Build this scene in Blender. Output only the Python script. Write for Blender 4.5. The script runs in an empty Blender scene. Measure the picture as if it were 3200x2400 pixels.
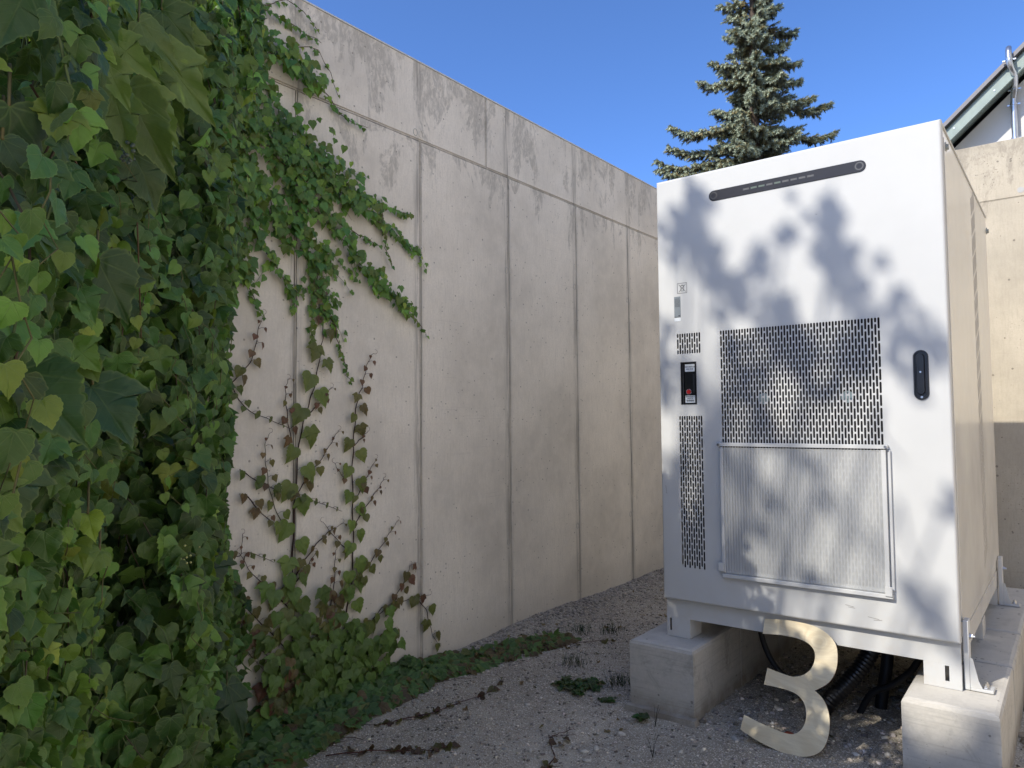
import bpy, bmesh, math, random
import numpy as np
from mathutils import Vector
R = math.radians
random.seed(7)
rng = np.random.default_rng(11)
scn = bpy.context.scene
col = scn.collection

# ---------------------------------------------------------------- camera, sky, sun, exposure
CAM = np.array([2.767, 0.0, 1.295])
cd = bpy.data.cameras.new('camera')
cam = bpy.data.objects.new('camera', cd)
col.objects.link(cam)
scn.camera = cam
cd.sensor_width = 36.0
cd.lens = 2271.2 / 3200 * 36
cd.clip_start = 0.02
cd.clip_end = 2000
yaw, pitch, roll = .6607, .048, -.0086
F = Vector((-math.sin(yaw) * math.cos(pitch), math.cos(yaw) * math.cos(pitch), math.sin(pitch)))
r0 = Vector((math.cos(yaw), math.sin(yaw), 0)); u0 = r0.cross(F)
Rv = r0 * math.cos(roll) + u0 * math.sin(roll); Uv = -r0 * math.sin(roll) + u0 * math.cos(roll)
from mathutils import Matrix
cam.matrix_world = Matrix(((Rv.x, Uv.x, -F.x, CAM[0]), (Rv.y, Uv.y, -F.y, CAM[1]), (Rv.z, Uv.z, -F.z, CAM[2]), (0, 0, 0, 1)))

SUN = Vector((.263, .723, -.639)).normalized()          # direction in which the light travels
world = bpy.data.worlds.new('World'); scn.world = world; world.use_nodes = True
wn = world.node_tree
sky = wn.nodes.new('ShaderNodeTexSky'); sky.sky_type = 'NISHITA'; sky.sun_disc = False
sky.sun_elevation = math.asin(-SUN.z); sky.sun_rotation = math.atan2(-SUN.x, -SUN.y)
sky.air_density = 0.8; sky.dust_density = 5; sky.ozone_density = 10; sky.altitude = 3000
wn.links.new(sky.outputs[0], wn.nodes['Background'].inputs[0])
wn.nodes['Background'].inputs[1].default_value = 0.125
sl = bpy.data.lights.new('sun', 'SUN'); sl.energy = 2.1; sl.angle = R(.53); sl.color = (1, .93, .82)
so = bpy.data.objects.new('sun', sl); col.objects.link(so)
so.rotation_euler = SUN.to_track_quat('-Z', 'Y').to_euler(); so.location = (-3, -8, 12)
scn.view_settings.view_transform = 'Standard'; scn.view_settings.look = 'None'
scn.view_settings.exposure = 1.42; scn.view_settings.gamma = 1; scn.view_settings.use_curve_mapping = False
scn.render.engine = 'CYCLES'
scn.cycles.max_bounces = 8; scn.cycles.diffuse_bounces = 4; scn.cycles.transparent_max_bounces = 16

# ---------------------------------------------------------------- helpers
def tag(o, label=None, cat=None, group=None, kind=None):
    if label: o['label'] = label
    if cat: o['category'] = cat
    if group: o['group'] = group
    if kind: o['kind'] = kind
    return o
def empty(name, loc, label=None, cat=None, group=None):
    o = bpy.data.objects.new(name, None); col.objects.link(o); o.location = loc; o.empty_display_size = .1
    return tag(o, label, cat, group)
def wloc(o):
    v = Vector((0, 0, 0))
    while o is not None:
        v = v + o.location; o = o.parent
    return v
def link(name, me, mat, parent=None, label=None):
    "mesh data are in world coordinates; they are shifted into the parent's frame"
    if parent is not None:
        v = wloc(parent)
        if v.length > 1e-9: me.transform(Matrix.Translation(-v))
    o = bpy.data.objects.new(name, me); col.objects.link(o); o.parent = parent
    if mat is not None and not me.materials: me.materials.append(mat)
    if label: o['label'] = label
    return o
def pydata(name, vs, fs, mat, parent=None, smooth=False, attrs=None, label=None):
    me = bpy.data.meshes.new(name)
    vs = np.asarray(vs, dtype=float)
    me.from_pydata(vs.tolist() if len(vs) < 5 else vs, [], fs if not isinstance(fs, np.ndarray) else fs.tolist())
    if attrs:
        for k, a in attrs.items():
            t = 'FLOAT_COLOR' if k == 'tint' else 'FLOAT_VECTOR'
            at = me.attributes.new(k, t, 'POINT')
            at.data.foreach_set('color' if k == 'tint' else 'vector', np.ascontiguousarray(a, dtype=np.float32).ravel())
    if smooth: me.polygons.foreach_set('use_smooth', [True] * len(me.polygons))
    me.update()
    return link(name, me, mat, parent, label)
def boxmesh(bm, x0, x1, y0, y1, z0, z1, bev=0, seg=1):
    b = bmesh.new()
    bmesh.ops.create_cube(b, size=1)
    bmesh.ops.scale(b, vec=(x1 - x0, y1 - y0, z1 - z0), verts=b.verts)
    bmesh.ops.translate(b, vec=((x0 + x1) / 2, (y0 + y1) / 2, (z0 + z1) / 2), verts=b.verts)
    if bev: bmesh.ops.bevel(b, geom=b.edges[:], offset=bev, segments=seg, affect='EDGES', profile=.5)
    me = bpy.data.meshes.new('t'); b.to_mesh(me); b.free(); bm.from_mesh(me); bpy.data.meshes.remove(me)
def fin(bm, name, mat, parent=None, smooth=False, label=None):
    me = bpy.data.meshes.new(name); bm.to_mesh(me); bm.free()
    if smooth: me.polygons.foreach_set('use_smooth', [True] * len(me.polygons))
    return link(name, me, mat, parent, label)
def box(name, x0, x1, y0, y1, z0, z1, mat, parent=None, bev=0, seg=1, label=None):
    bm = bmesh.new(); boxmesh(bm, x0, x1, y0, y1, z0, z1, bev, seg)
    return fin(bm, name, mat, parent, label=label)
def prism(bm, pts, axis, a, b):
    "extrude a 2D polygon along an axis; pts are the other two coordinates in order"
    def P(p, t):
        c = [0, 0, 0]; k = [i for i in range(3) if i != axis]; c[k[0]], c[k[1]], c[axis] = p[0], p[1], t; return c
    A = [bm.verts.new(P(p, a)) for p in pts]; B = [bm.verts.new(P(p, b)) for p in pts]; n = len(pts)
    bm.faces.new(A); bm.faces.new(B[::-1])
    for i in range(n): bm.faces.new((A[i], B[i], B[(i + 1) % n], A[(i + 1) % n]))
    bmesh.ops.recalc_face_normals(bm, faces=bm.faces[:])
def smoothpath(pts, n=6):
    p = [np.array(q, float) for q in pts]
    if len(p) < 3: return [p[0] + (p[-1] - p[0]) * t for t in np.linspace(0, 1, n)]
    out = []
    q = [2 * p[0] - p[1]] + p + [2 * p[-1] - p[-2]]
    for i in range(1, len(q) - 2):
        for t in np.linspace(0, 1, n, endpoint=False):
            out.append(.5 * (2 * q[i] + (q[i + 1] - q[i - 1]) * t + (2 * q[i - 1] - 5 * q[i] + 4 * q[i + 1] - q[i + 2]) * t * t + (3 * q[i] - q[i - 1] - 3 * q[i + 1] + q[i + 2]) * t ** 3))
    out.append(p[-1]); return out
class Tubes:
    def __init__(s): s.v = []; s.f = []; s.c = []
    def add(s, path, r0, r1=None, k=5, colr=(.1, .07, .05)):
        path = [np.array(p, float) for p in path]; n = len(path); b = len(s.v)
        r1 = r0 if r1 is None else r1
        rr = r0 if callable(r0) else (lambda t: r0 + (r1 - r0) * t)
        up = np.array([.31, .17, .93])
        for i, p in enumerate(path):
            d = path[min(i + 1, n - 1)] - path[max(i - 1, 0)]; d = d / (np.linalg.norm(d) + 1e-9)
            a = np.cross(d, up); a /= (np.linalg.norm(a) + 1e-9); c = np.cross(d, a); r = rr(i / (n - 1))
            for j in range(k):
                t = 2 * math.pi * j / k; s.v.append(p + r * (a * math.cos(t) + c * math.sin(t))); s.c.append((*colr, 1))
        for i in range(n - 1):
            for j in range(k):
                s.f.append((b + i * k + j, b + i * k + (j + 1) % k, b + (i + 1) * k + (j + 1) % k, b + (i + 1) * k + j))
        s.f.append(tuple(b + j for j in range(k))[::-1]); s.f.append(tuple(b + (n - 1) * k + j for j in range(k)))
    def build(s, name, mat, parent=None, label=None):
        return pydata(name, np.array(s.v), s.f, mat, parent, True, {'tint': np.array(s.c)}, label)
def disc(bm, c, r, axis, h, n=12, r2=None):
    "short cylinder centred at c, growing from c along axis by h"
    pts = []
    k = [i for i in range(3) if i != axis]
    A, B = [], []
    for i in range(n):
        t = 2 * math.pi * i / n
        p = list(c); p[k[0]] += r * math.cos(t); p[k[1]] += r * math.sin(t); A.append(bm.verts.new(p))
        q = list(c); rr = r2 or r; q[k[0]] += rr * math.cos(t); q[k[1]] += rr * math.sin(t); q[axis] += h; B.append(bm.verts.new(q))
    bm.faces.new(A); bm.faces.new(B[::-1])
    for i in range(n): bm.faces.new((A[i], B[i], B[(i + 1) % n], A[(i + 1) % n]))
    bmesh.ops.recalc_face_normals(bm, faces=bm.faces[:])
def text(name, body, size, x, y, z, mat, parent, align='CENTER', depth=.0004):
    c = bpy.data.curves.new(name, 'FONT'); c.body = body; c.size = size; c.align_x = align; c.align_y = 'CENTER'; c.extrude = depth
    t = bpy.data.objects.new('t', c); col.objects.link(t)
    t.matrix_world = Matrix.Translation((x, y, z)) @ Matrix.Rotation(R(90), 4, 'X')
    bpy.context.view_layer.update()
    me = bpy.data.meshes.new_from_object(t.evaluated_get(bpy.context.evaluated_depsgraph_get()))
    me.transform(t.matrix_world); bpy.data.objects.remove(t)
    me.materials.clear()
    return link(name, me, mat, parent)

# ---------------------------------------------------------------- materials
class NT:
    def __init__(s, name):
        s.m = bpy.data.materials.new(name); s.m.use_nodes = True; s.t = s.m.node_tree
        s.b = s.t.nodes['Principled BSDF']; s.out = s.t.nodes['Material Output']
    def n(s, typ, ins=None, **kw):
        x = s.t.nodes.new('ShaderNode' + typ)
        for k, v in kw.items(): setattr(x, k, v)
        for k, v in (ins or {}).items():
            i = x.inputs[k]
            if isinstance(v, bpy.types.NodeSocket): s.t.links.new(v, i)
            else: i.default_value = v
        return x
    def L(s, a, b): s.t.links.new(a, b)
    def noise(s, vec, scale, detail=4, rough=.55, dist=0):
        return s.n('TexNoise', {'Vector': vec, 'Scale': scale, 'Detail': detail, 'Roughness': rough, 'Distortion': dist}).outputs['Fac']
    def scale(s, vec, sc):
        return s.n('Mapping', {'Vector': vec, 'Scale': sc}).outputs[0]
    def ramp(s, fac, a, b, ca=0.0, cb=1.0):
        return s.n('MapRange', {0: fac, 1: a, 2: b, 3: ca, 4: cb}, interpolation_type='SMOOTHSTEP').outputs[0]
    def mix(s, f, a, b, mode='MIX'):
        x = s.n('Mix', data_type='RGBA', blend_type=mode)
        for k, v in ((0, f), (6, a), (7, b)):
            i = x.inputs[k]
            if isinstance(v, bpy.types.NodeSocket): s.t.links.new(v, i)
            else: i.default_value = v if k == 0 else (*v[:3], 1)
        return x.outputs[2]
    def math(s, op, a, b=0.0, c=0.0):
        return s.n('Math', {0: a, 1: b, 2: c}, operation=op).outputs[0]
    def bump(s, h, strength, dist=.01, nrm=None):
        d = {'Height': h, 'Strength': strength, 'Distance': dist}
        if nrm is not None: d['Normal'] = nrm
        return s.n('Bump', d).outputs[0]
    def set(s, colr=None, rough=None, metal=None, normal=None, spec=None):
        for k, v in (('Base Color', colr), ('Roughness', rough), ('Metallic', metal), ('Normal', normal), ('Specular IOR Level', spec)):
            if v is None: continue
            if isinstance(v, bpy.types.NodeSocket): s.t.links.new(v, s.b.inputs[k])
            else: s.b.inputs[k].default_value = (*v, 1) if isinstance(v, tuple) else v
        return s.m
def simple(name, c, rough=.5, metal=0, var=.12, sc=30, bump=.0, spec=.5):
    k = NT(name); v = k.n('NewGeometry').outputs['Position']; f = k.noise(v, sc, 5)
    cc = k.mix(f, tuple(x * (1 - var) for x in c), tuple(min(1, x * (1 + var)) for x in c))
    k.set(cc, rough, metal, spec=spec)
    if bump: k.set(normal=k.bump(f, bump, .004))
    return k.m

def concrete(name, base, dark, wall_axis=1, stain=True, pits=.5, top=3.24, worn=0.0):
    k = NT(name); P = k.n('NewGeometry').outputs['Position']
    s = k.n('SeparateXYZ', {0: P}); z = s.outputs[2]; u = s.outputs[wall_axis]
    big = k.noise(P, 1.6, 5, .6); med = k.noise(P, 9, 6, .65); fine = k.noise(P, 90, 4, .6)
    sc = (2.2, 14, 1.2) if wall_axis == 1 else (14, 2.2, 1.2)
    strk = k.noise(k.scale(P, sc), 1.6, 5, .6)
    lo = tuple(x * .80 for x in base); hi = tuple(min(1, x * 1.13) for x in base)
    c = k.mix(k.ramp(big, .3, .7), lo, hi)
    c = k.mix(k.ramp(med, .35, .75, 0, .45), c, tuple(x * 1.14 for x in base))
    grn = k.noise(k.scale(P, (8, 60, 9) if wall_axis == 1 else (60, 8, 9)), 1.5, 6, .7); c = k.mix(k.ramp(grn, .45, .72, 0, .38), c, tuple(x * .70 for x in base))
    c = k.mix(k.ramp(strk, .45, .8, 0, .18), c, tuple(x * .74 for x in base))
    c = k.mix(k.ramp(fine, .3, .7, 0, .32), c, tuple(x * .78 for x in base))
    # thin horizontal rub marks and a few slanting scratches
    rub = k.noise(k.scale(P, (1, .5, 34) if wall_axis == 1 else (.5, 1, 34)), 2.2, 4, .7)
    patch = k.ramp(k.noise(P, 1.1, 2), .5, .66)
    c = k.mix(k.math('MULTIPLY', k.ramp(rub, .6, .72, 0, .55), patch), c, tuple(x * .62 for x in base))
    if worn:
        bl = k.noise(P, 7, 8, .75, .6); c = k.mix(k.ramp(bl, .50, .68, 0, .6 * worn), c, dark)
        br = k.noise(k.scale(P, (2, 2, 70)), 1.6, 4, .6); c = k.mix(k.ramp(br, .5, .7, 0, .4), c, tuple(x * .6 for x in base))
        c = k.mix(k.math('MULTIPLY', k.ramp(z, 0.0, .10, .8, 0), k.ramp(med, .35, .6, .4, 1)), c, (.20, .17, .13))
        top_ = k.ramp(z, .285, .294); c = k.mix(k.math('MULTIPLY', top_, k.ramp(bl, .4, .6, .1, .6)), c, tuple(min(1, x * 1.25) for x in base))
    if stain:
        # grey weather stains: irregular tongues that run down from the wall top and below the horizontal joint
        tn = k.noise(k.scale(P, (1, 3.4, 1.5) if wall_axis == 1 else (3.4, 1, 1.5)), 1.5, 9, .74, .8)
        brk = k.noise(k.scale(P, (1, 46, 20) if wall_axis == 1 else (46, 1, 20)), 1.0, 6, .72, .6)
        near = k.ramp(z, top - .75, top, 0, .17)
        near2 = k.math('MULTIPLY', k.ramp(z, 2.0, 2.8, 0, .10), k.math('LESS_THAN', z, 2.81))
        m = k.math('ADD', k.math('ADD', tn, near), near2)
        m = k.math('MULTIPLY', k.ramp(m, .64, .70), k.ramp(brk, .36, .58, .15, 1))
        c = k.mix(k.math('MULTIPLY', m, .62), c, dark)
        # grime beside the vertical joints
        d = k.math('PINGPONG', k.math('SUBTRACT', u, 1.974), .3875)
        g = k.math('MULTIPLY', k.ramp(d, .0, .05, 1, 0), k.ramp(k.noise(k.scale(P, (5, 30, 1.6)), 1.4, 5, .7), .40, .60, .1, .85))
        c = k.mix(g, c, tuple(x * .9 for x in dark))
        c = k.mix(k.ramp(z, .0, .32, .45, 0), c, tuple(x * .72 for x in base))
    v1 = k.n('TexVoronoi', {'Vector': P, 'Scale': 26.0, 'Randomness': 1.0})
    rsel = k.n('SeparateColor', {0: v1.outputs['Color']}).outputs[0]
    rad = k.math('MULTIPLY', k.math('SUBTRACT', rsel, 1 - .30 * pits), .75)
    pit = k.math('LESS_THAN', v1.outputs['Distance'], rad)
    v2 = k.n('TexVoronoi', {'Vector': k.scale(P, (1, .6, 1)), 'Scale': 75.0})
    r2 = k.n('SeparateColor', {0: v2.outputs['Color']}).outputs[1]
    pit2 = k.math('MULTIPLY', k.math('LESS_THAN', v2.outputs['Distance'], k.math('MULTIPLY', k.math('SUBTRACT', r2, .78), 1.3)), k.ramp(k.noise(P, 2.1, 3), .48, .62))
    pp = k.math('MAXIMUM', pit, pit2)
    c = k.mix(k.math('MULTIPLY', pp, .72), c, tuple(x * .33 for x in base))
    h = k.math('ADD', k.math('MULTIPLY', med, .35), k.math('ADD', k.math('MULTIPLY', fine, .22), k.math('MULTIPLY', pp, -.8)))
    k.set(c, .88, 0, k.bump(h, .35, .006), .3)
    return k.m

M = {}
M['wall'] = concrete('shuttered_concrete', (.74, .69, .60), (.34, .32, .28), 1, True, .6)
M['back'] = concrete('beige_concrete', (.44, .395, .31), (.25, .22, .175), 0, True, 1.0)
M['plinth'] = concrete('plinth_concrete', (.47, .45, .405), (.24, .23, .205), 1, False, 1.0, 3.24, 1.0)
M['render'] = simple('white_render', (.62, .61, .58), .9, 0, .03, 60, .15)
k = NT('white_powder_coat'); P = k.n('NewGeometry').outputs['Position']
f = k.noise(P, 420, 2); g = k.noise(P, 3, 4); d = k.noise(P, 22, 6, .7)
c = k.mix(k.ramp(g, .3, .7), (.48, .49, .485), (.51, .52, .515)); c = k.mix(k.ramp(d, .62, .8, 0, .10), c, (.52, .50, .46))
z = k.n('SeparateXYZ', {0: P}).outputs[2]
c = k.mix(k.math('MULTIPLY', k.ramp(z, .3, .75, .5, 0), k.ramp(d, .4, .75)), c, (.48, .45, .40))
k.set(c, k.ramp(g, .3, .7, .48, .56), 0, k.bump(f, .12, .0008), .25); M['paint'] = k.m
k = NT('glossy_powder_coat'); P = k.n('NewGeometry').outputs['Position']
f = k.noise(P, 260, 2); g = k.noise(P, 2.2, 3)
k.set(k.mix(g, (.58, .56, .51), (.61, .59, .54)), k.ramp(g, .3, .7, .16, .26), 0, k.bump(f, .015, .0006), .6); M['side'] = k.m
M['black'] = simple('black_plastic', (.010, .010, .011), .34, 0, .2, 40)
M['matblack'] = simple('matt_black_plastic', (.02, .021, .024), .5, 0, .2, 40)
M['interior'] = simple('dark_interior', (.01, .01, .012), .8)
M['alu'] = simple('brushed_aluminium', (.70, .71, .72), .38, .35, .06, 80)
M['steel'] = simple('zinc_steel', (.55, .56, .58), .32, 1, .15, 60)
M['galv'] = simple('galvanised_pipe', (.55, .57, .60), .28, .9, .2, 25)
M['fascia'] = simple('grey_green_fascia', (.26, .32, .29), .6, 0, .25, 9, .1)
M['roof'] = simple('grey_roof_metal', (.16, .155, .16), .5, .3, .1, 12)
M['zinc'] = simple('zinc_coping', (.62, .62, .60), .5, .3, .1, 20)
M['red'] = simple('red_plastic', (.55, .02, .02), .35)
M['label'] = simple('white_label', (.62, .66, .68), .5, 0, .04)
M['plate'] = simple('grey_nameplate', (.18, .21, .23), .45, 0, .05)
M['ink'] = simple('dark_ink', (.03, .03, .035), .6)
M['segdim'] = simple('dim_lamp_segment', (.05, .052, .055), .4)
M['seggreen'] = simple('green_lamp_segment', (.055, .085, .065), .4)
k = NT('smoked_glass'); P = k.n('NewGeometry').outputs['Position']; k.set((.016, .015, .017), .28, 0, None, .35); M['smoked'] = k.m
# filter fabric: real see-through weave
k = NT('filter_mesh'); P = k.n('NewGeometry').outputs['Position']; s = k.n('SeparateXYZ', {0: P})
wv = k.math('SINE', k.math('MULTIPLY', s.outputs[2], 1500.0)); vv = k.noise(k.scale(P, (90, 1, 3)), 1.0, 4)
cc = k.mix(k.ramp(wv, -1, 1, .15, .7), (.44, .455, .455), (.60, .61, .60)); cc = k.mix(k.ramp(vv, .45, .75, 0, .4), cc, (.36, .375, .375))
k.set(cc, .55, 0, None, .4)
tr = k.n('BsdfTransparent'); mx = k.n('MixShader', {0: k.ramp(vv, .3, .7, .58, .72)})
k.L(tr.outputs[0], mx.inputs[1]); k.L(k.b.outputs[0], mx.inputs[2]); k.L(mx.outputs[0], k.out.inputs[0]); M['filter'] = k.m
# plywood
k = NT('plywood'); T = k.n('TexCoord').outputs['Object']; T = k.n('NewGeometry').outputs['Position']
kn = k.n('TexVoronoi', {'Vector': k.scale(T, (1, .2, 1.4)), 'Scale': 5.2}); kd = kn.outputs['Distance']
warp = k.math('MULTIPLY', k.ramp(kd, 0, .5, 1, 0), 1.4)
st = k.n('SeparateXYZ', {0: T}); zz = k.math('ADD', k.math('MULTIPLY', st.outputs[2], 9.0), k.math('ADD', k.math('MULTIPLY', st.outputs[0], 2.6), warp))
gr = k.noise(k.n('CombineXYZ', {0: zz, 1: k.math('MULTIPLY', st.outputs[0], 1.2), 2: 0.0}).outputs[0], 3.2, 6, .6)
fg = k.noise(k.scale(T, (14, 14, 160)), 1.0, 4)
c = k.mix(k.ramp(gr, .35, .65), (.58, .49, .32), (.68, .60, .42)); c = k.mix(k.ramp(fg, .4, .7, 0, .22), c, (.42, .34, .22))
c = k.mix(k.ramp(kd, .035, .12, .75, 0), c, (.30, .17, .075)); c = k.mix(k.ramp(kd, .012, .03, .85, 0), c, (.12, .06, .03))
k.set(c, .55, 0, k.bump(gr, .08, .002), .35); M['ply'] = k.m
M['plyedge'] = simple('plywood_edge', (.16, .10, .06), .8, 0, .4, 120)
# leaves
def leafmat(name, vein=(.16, .24, .09), trans=.32):
    k = NT(name); a = k.n('Attribute', attribute_name='tint'); l = k.n('Attribute', attribute_name='lc')
    s = k.n('SeparateXYZ', {0: l.outputs['Vector']}); x, y, rim = s.outputs[0], s.outputs[1], s.outputs[2]
    ang = k.math('ARCTAN2', x, y); rr = k.math('SQRT', k.math('ADD', k.math('MULTIPLY', x, x), k.math('MULTIPLY', y, y)))
    dv = k.math('MULTIPLY', k.math('PINGPONG', ang, .36), rr)        # five main veins fan out from the stalk
    vm = k.math('MULTIPLY', k.ramp(dv, .004, .022, 1, 0), k.ramp(rr, .2, .95, .8, .1))
    side = k.math('PINGPONG', k.math('SUBTRACT', y, k.math('MULTIPLY', k.math('ABSOLUTE', x), .8)), .085)
    vm2 = k.ramp(side, .0, .014, .3, 0)
    P = k.n('NewGeometry').outputs['Position']; nz = k.noise(P, 60, 4)
    c = k.mix(k.ramp(nz, .3, .7, 0, .35), a.outputs['Color'], k.mix(1.0, a.outputs['Color'], (.62, .7, .55), 'MULTIPLY'))
    c = k.mix(k.math('MULTIPLY', k.math('MAXIMUM', vm, vm2), .75), c, k.mix(.5, a.outputs['Color'], vein))
    c = k.mix(k.ramp(rim, .90, 1.0, 0, .5), c, k.mix(.5, a.outputs['Color'], (.26, .34, .10)))
    bf = k.n('NewGeometry').outputs['Backfacing']; c = k.mix(k.math('MULTIPLY', bf, .4), c, (.12, .16, .09))
    hh = k.math('ADD', k.math('MULTIPLY', vm, -.6), k.math('MULTIPLY', vm2, -.6))
    nn = k.bump(hh, .35, .003)
    k.set(c, k.ramp(nz, .3, .7, .34, .5), 0, k.bump(nz, .25, .004, nn), .45)
    t = k.n('BsdfTranslucent', {'Color': k.mix(1.0, c, (1.7, 1.6, .6), 'MULTIPLY'), 'Normal': nn}); mx = k.n('MixShader', {0: trans})
    k.L(k.b.outputs[0], mx.inputs[1]); k.L(t.outputs[0], mx.inputs[2]); k.L(mx.outputs[0], k.out.inputs[0]); return k.m
M['leaf'] = leafmat('ivy_leaf')
def tintmat(name, rough=.8, spec=.3, bump=0, sc=200):
    k = NT(name); a = k.n('Attribute', attribute_name='tint'); P = k.n('NewGeometry').outputs['Position']
    nz = k.noise(P, sc, 4); c = k.mix(k.ramp(nz, .3, .7, 0, .5), a.outputs['Color'], k.mix(1.0, a.outputs['Color'], (.6, .6, .6), 'MULTIPLY'))
    k.set(c, rough, 0, k.bump(nz, bump, .003) if bump else None, spec); return k.m
M['stem'] = tintmat('woody_stem', .8)
M['stone'] = tintmat('stone', .85, .3, .3)
M['needle'] = tintmat('spruce_needle', .7, .3, 0, 3)
M['bark'] = simple('bark', (.09, .065, .045), .95, 0, .4, 25, .5)
M['shade_sheet'] = simple('shade_backing', (.018, .022, .012), .95, 0, .6, 14, .5)
k = NT('gravel_ground'); P = k.n('NewGeometry').outputs['Position']
n1 = k.noise(P, 1.3, 5, .6); n2 = k.noise(P, 14, 6, .7)
va = k.n('TexVoronoi', {'Vector': P, 'Scale': 95.0}); vb = k.n('TexVoronoi', {'Vector': P, 'Scale': 230.0})
ra = k.n('SeparateColor', {0: va.outputs['Color']}).outputs[0]; rb = k.n('SeparateColor', {0: vb.outputs['Color']}).outputs[1]
c = k.mix(k.ramp(n1, .35, .7), (.31, .28, .225), (.45, .41, .335)); c = k.mix(k.ramp(n2, .35, .7, 0, .6), c, (.24, .205, .16))
stn = k.math('MULTIPLY', k.ramp(va.outputs['Distance'], .32, .48, 1, 0), k.ramp(ra, .5, .6))
c = k.mix(stn, c, k.mix(ra, (.16, .14, .11), (.74, .68, .58)))
st2 = k.math('MULTIPLY', k.ramp(vb.outputs['Distance'], .3, .5, 1, 0), k.ramp(rb, .6, .7))
c = k.mix(st2, c, k.mix(rb, (.07, .065, .055), (.85, .80, .71)))
h = k.math('ADD', k.math('MULTIPLY', stn, .8), k.math('ADD', k.math('MULTIPLY', st2, .35), k.math('MULTIPLY', n2, .8)))
k.set(c, .92, 0, k.bump(h, .8, .008), .25); M['ground'] = k.m
M['bounce_paving'] = simple('pale_bounce_paving', (.70, .59, .43), .9, 0, .06, 6, .2)
M['farwall'] = simple('cream_facade', (.70, .64, .54), .9, 0, .05, 5)
M['bounce_facade'] = simple('white_bounce_render', (.80, .76, .68), .9, 0, .03, 8)
M['glass'] = simple('dark_window_glass', (.03, .04, .05), .08)

# ================================================================= large structure
# ground: one sheet, fine near the camera
def axis(lo, hi, a, b, step):
    near = np.arange(a, b + step / 2, step)
    L = a - np.geomspace(.2, a - lo, 14)[::-1]; H = b + np.geomspace(.2, hi - b, 14)
    return np.concatenate([L, near, H])
gx = axis(-400, 400, -.1, 3.6, .035); gy = axis(-400, 600, .8, 6.6, .035)
GX, GY = np.meshgrid(gx, gy, indexing='ij')
def gh(x, y):
    "height of the ground"
    x = np.asarray(x, float); y = np.asarray(y, float)
    h = .010 * np.sin(3.1 * x + 1.7 * y) * np.sin(2.3 * y - 1.1 * x) + .006 * np.sin(9 * x + 3) * np.sin(11 * y) + .003 * np.sin(31 * x + 7 * y) * np.sin(27 * y)
    bank = .05 * np.exp(-(x / .16) ** 2) * np.clip((y - 2.6) / 1.0, 0, 1)
    fade = np.clip(1 - (np.abs(x - 1.7) - 2) / 1.0, 0, 1) * np.clip(1 - (np.abs(y - 3.7) - 3) / 1.0, 0, 1)
    return (h + bank) * fade - .012 * (x > 1.1) * fade
GZ = gh(GX, GY) + rng.normal(0, .0016, GX.shape) * (np.abs(GX - 1.7) < 2) * (np.abs(GY - 3.7) < 3)
nx, ny = len(gx), len(gy)
idx = np.arange(nx * ny).reshape(nx, ny)
fs = np.stack([idx[:-1, :-1], idx[1:, :-1], idx[1:, 1:], idx[:-1, 1:]], -1).reshape(-1, 4)
g = pydata('ground', np.stack([GX, GY, GZ], -1).reshape(-1, 3), fs, M['ground'], None, True); tag(g, kind='structure')
bm = bmesh.new(); boxmesh(bm, 3.0, 60, -60, 5.9, -.05, .02); boxmesh(bm, .9, 2.996, -60, .6, -.05, .02); pv = fin(bm, 'bounce_pavement', M['bounce_paving']); tag(pv, kind='structure')  # added unseen ground, pale and warm to bounce sunlight into the shade

# left concrete wall: panels between recessed joints
TOP = 3.24; HJ = 2.81; GAP = .0075
W = empty('concrete_wall', (-.15, 2.5, 0), 'long grey shuttered concrete wall with vertical joints, left of the white cabinet', 'wall')
box('wall_core', -.32, -.012, -1.9, 6.35, -.3, TOP - .003, M['wall'], W)
ys = [-1.9, -1.126, -.351, .424, 1.199, 1.974, 2.767, 3.54, 4.313, 5.07, 5.845, 6.108]
for a, b in zip(ys[:-1], ys[1:]): box('panel', -.02, 0, a + GAP, b - GAP, -.25, HJ - GAP, M['wall'], W, .0015)
yt = [-1.9, .92, 3.323, 5.726, 6.108]
for a, b in zip(yt[:-1], yt[1:]): box('panel', -.02, 0, a + GAP, b - GAP, HJ + GAP, TOP, M['wall'], W, .0015)
bm = bmesh.new()
for y in ys[1:-1]: boxmesh(bm, -.015, -.002, y - .0022, y + .0022, -.2, HJ - .004)
for y in yt[1:-1]: boxmesh(bm, -.015, -.002, y - .0022, y + .0022, HJ + .004, TOP - .002)
boxmesh(bm, -.015, -.0018, -1.9, 6.1, HJ - .0022, HJ + .0022)
fin(bm, 'joint_ridge', M['wall'], W)
box('coping', -.325, .004, -1.9, 6.36, TOP + .001, TOP + .008, M['zinc'], W)
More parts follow.
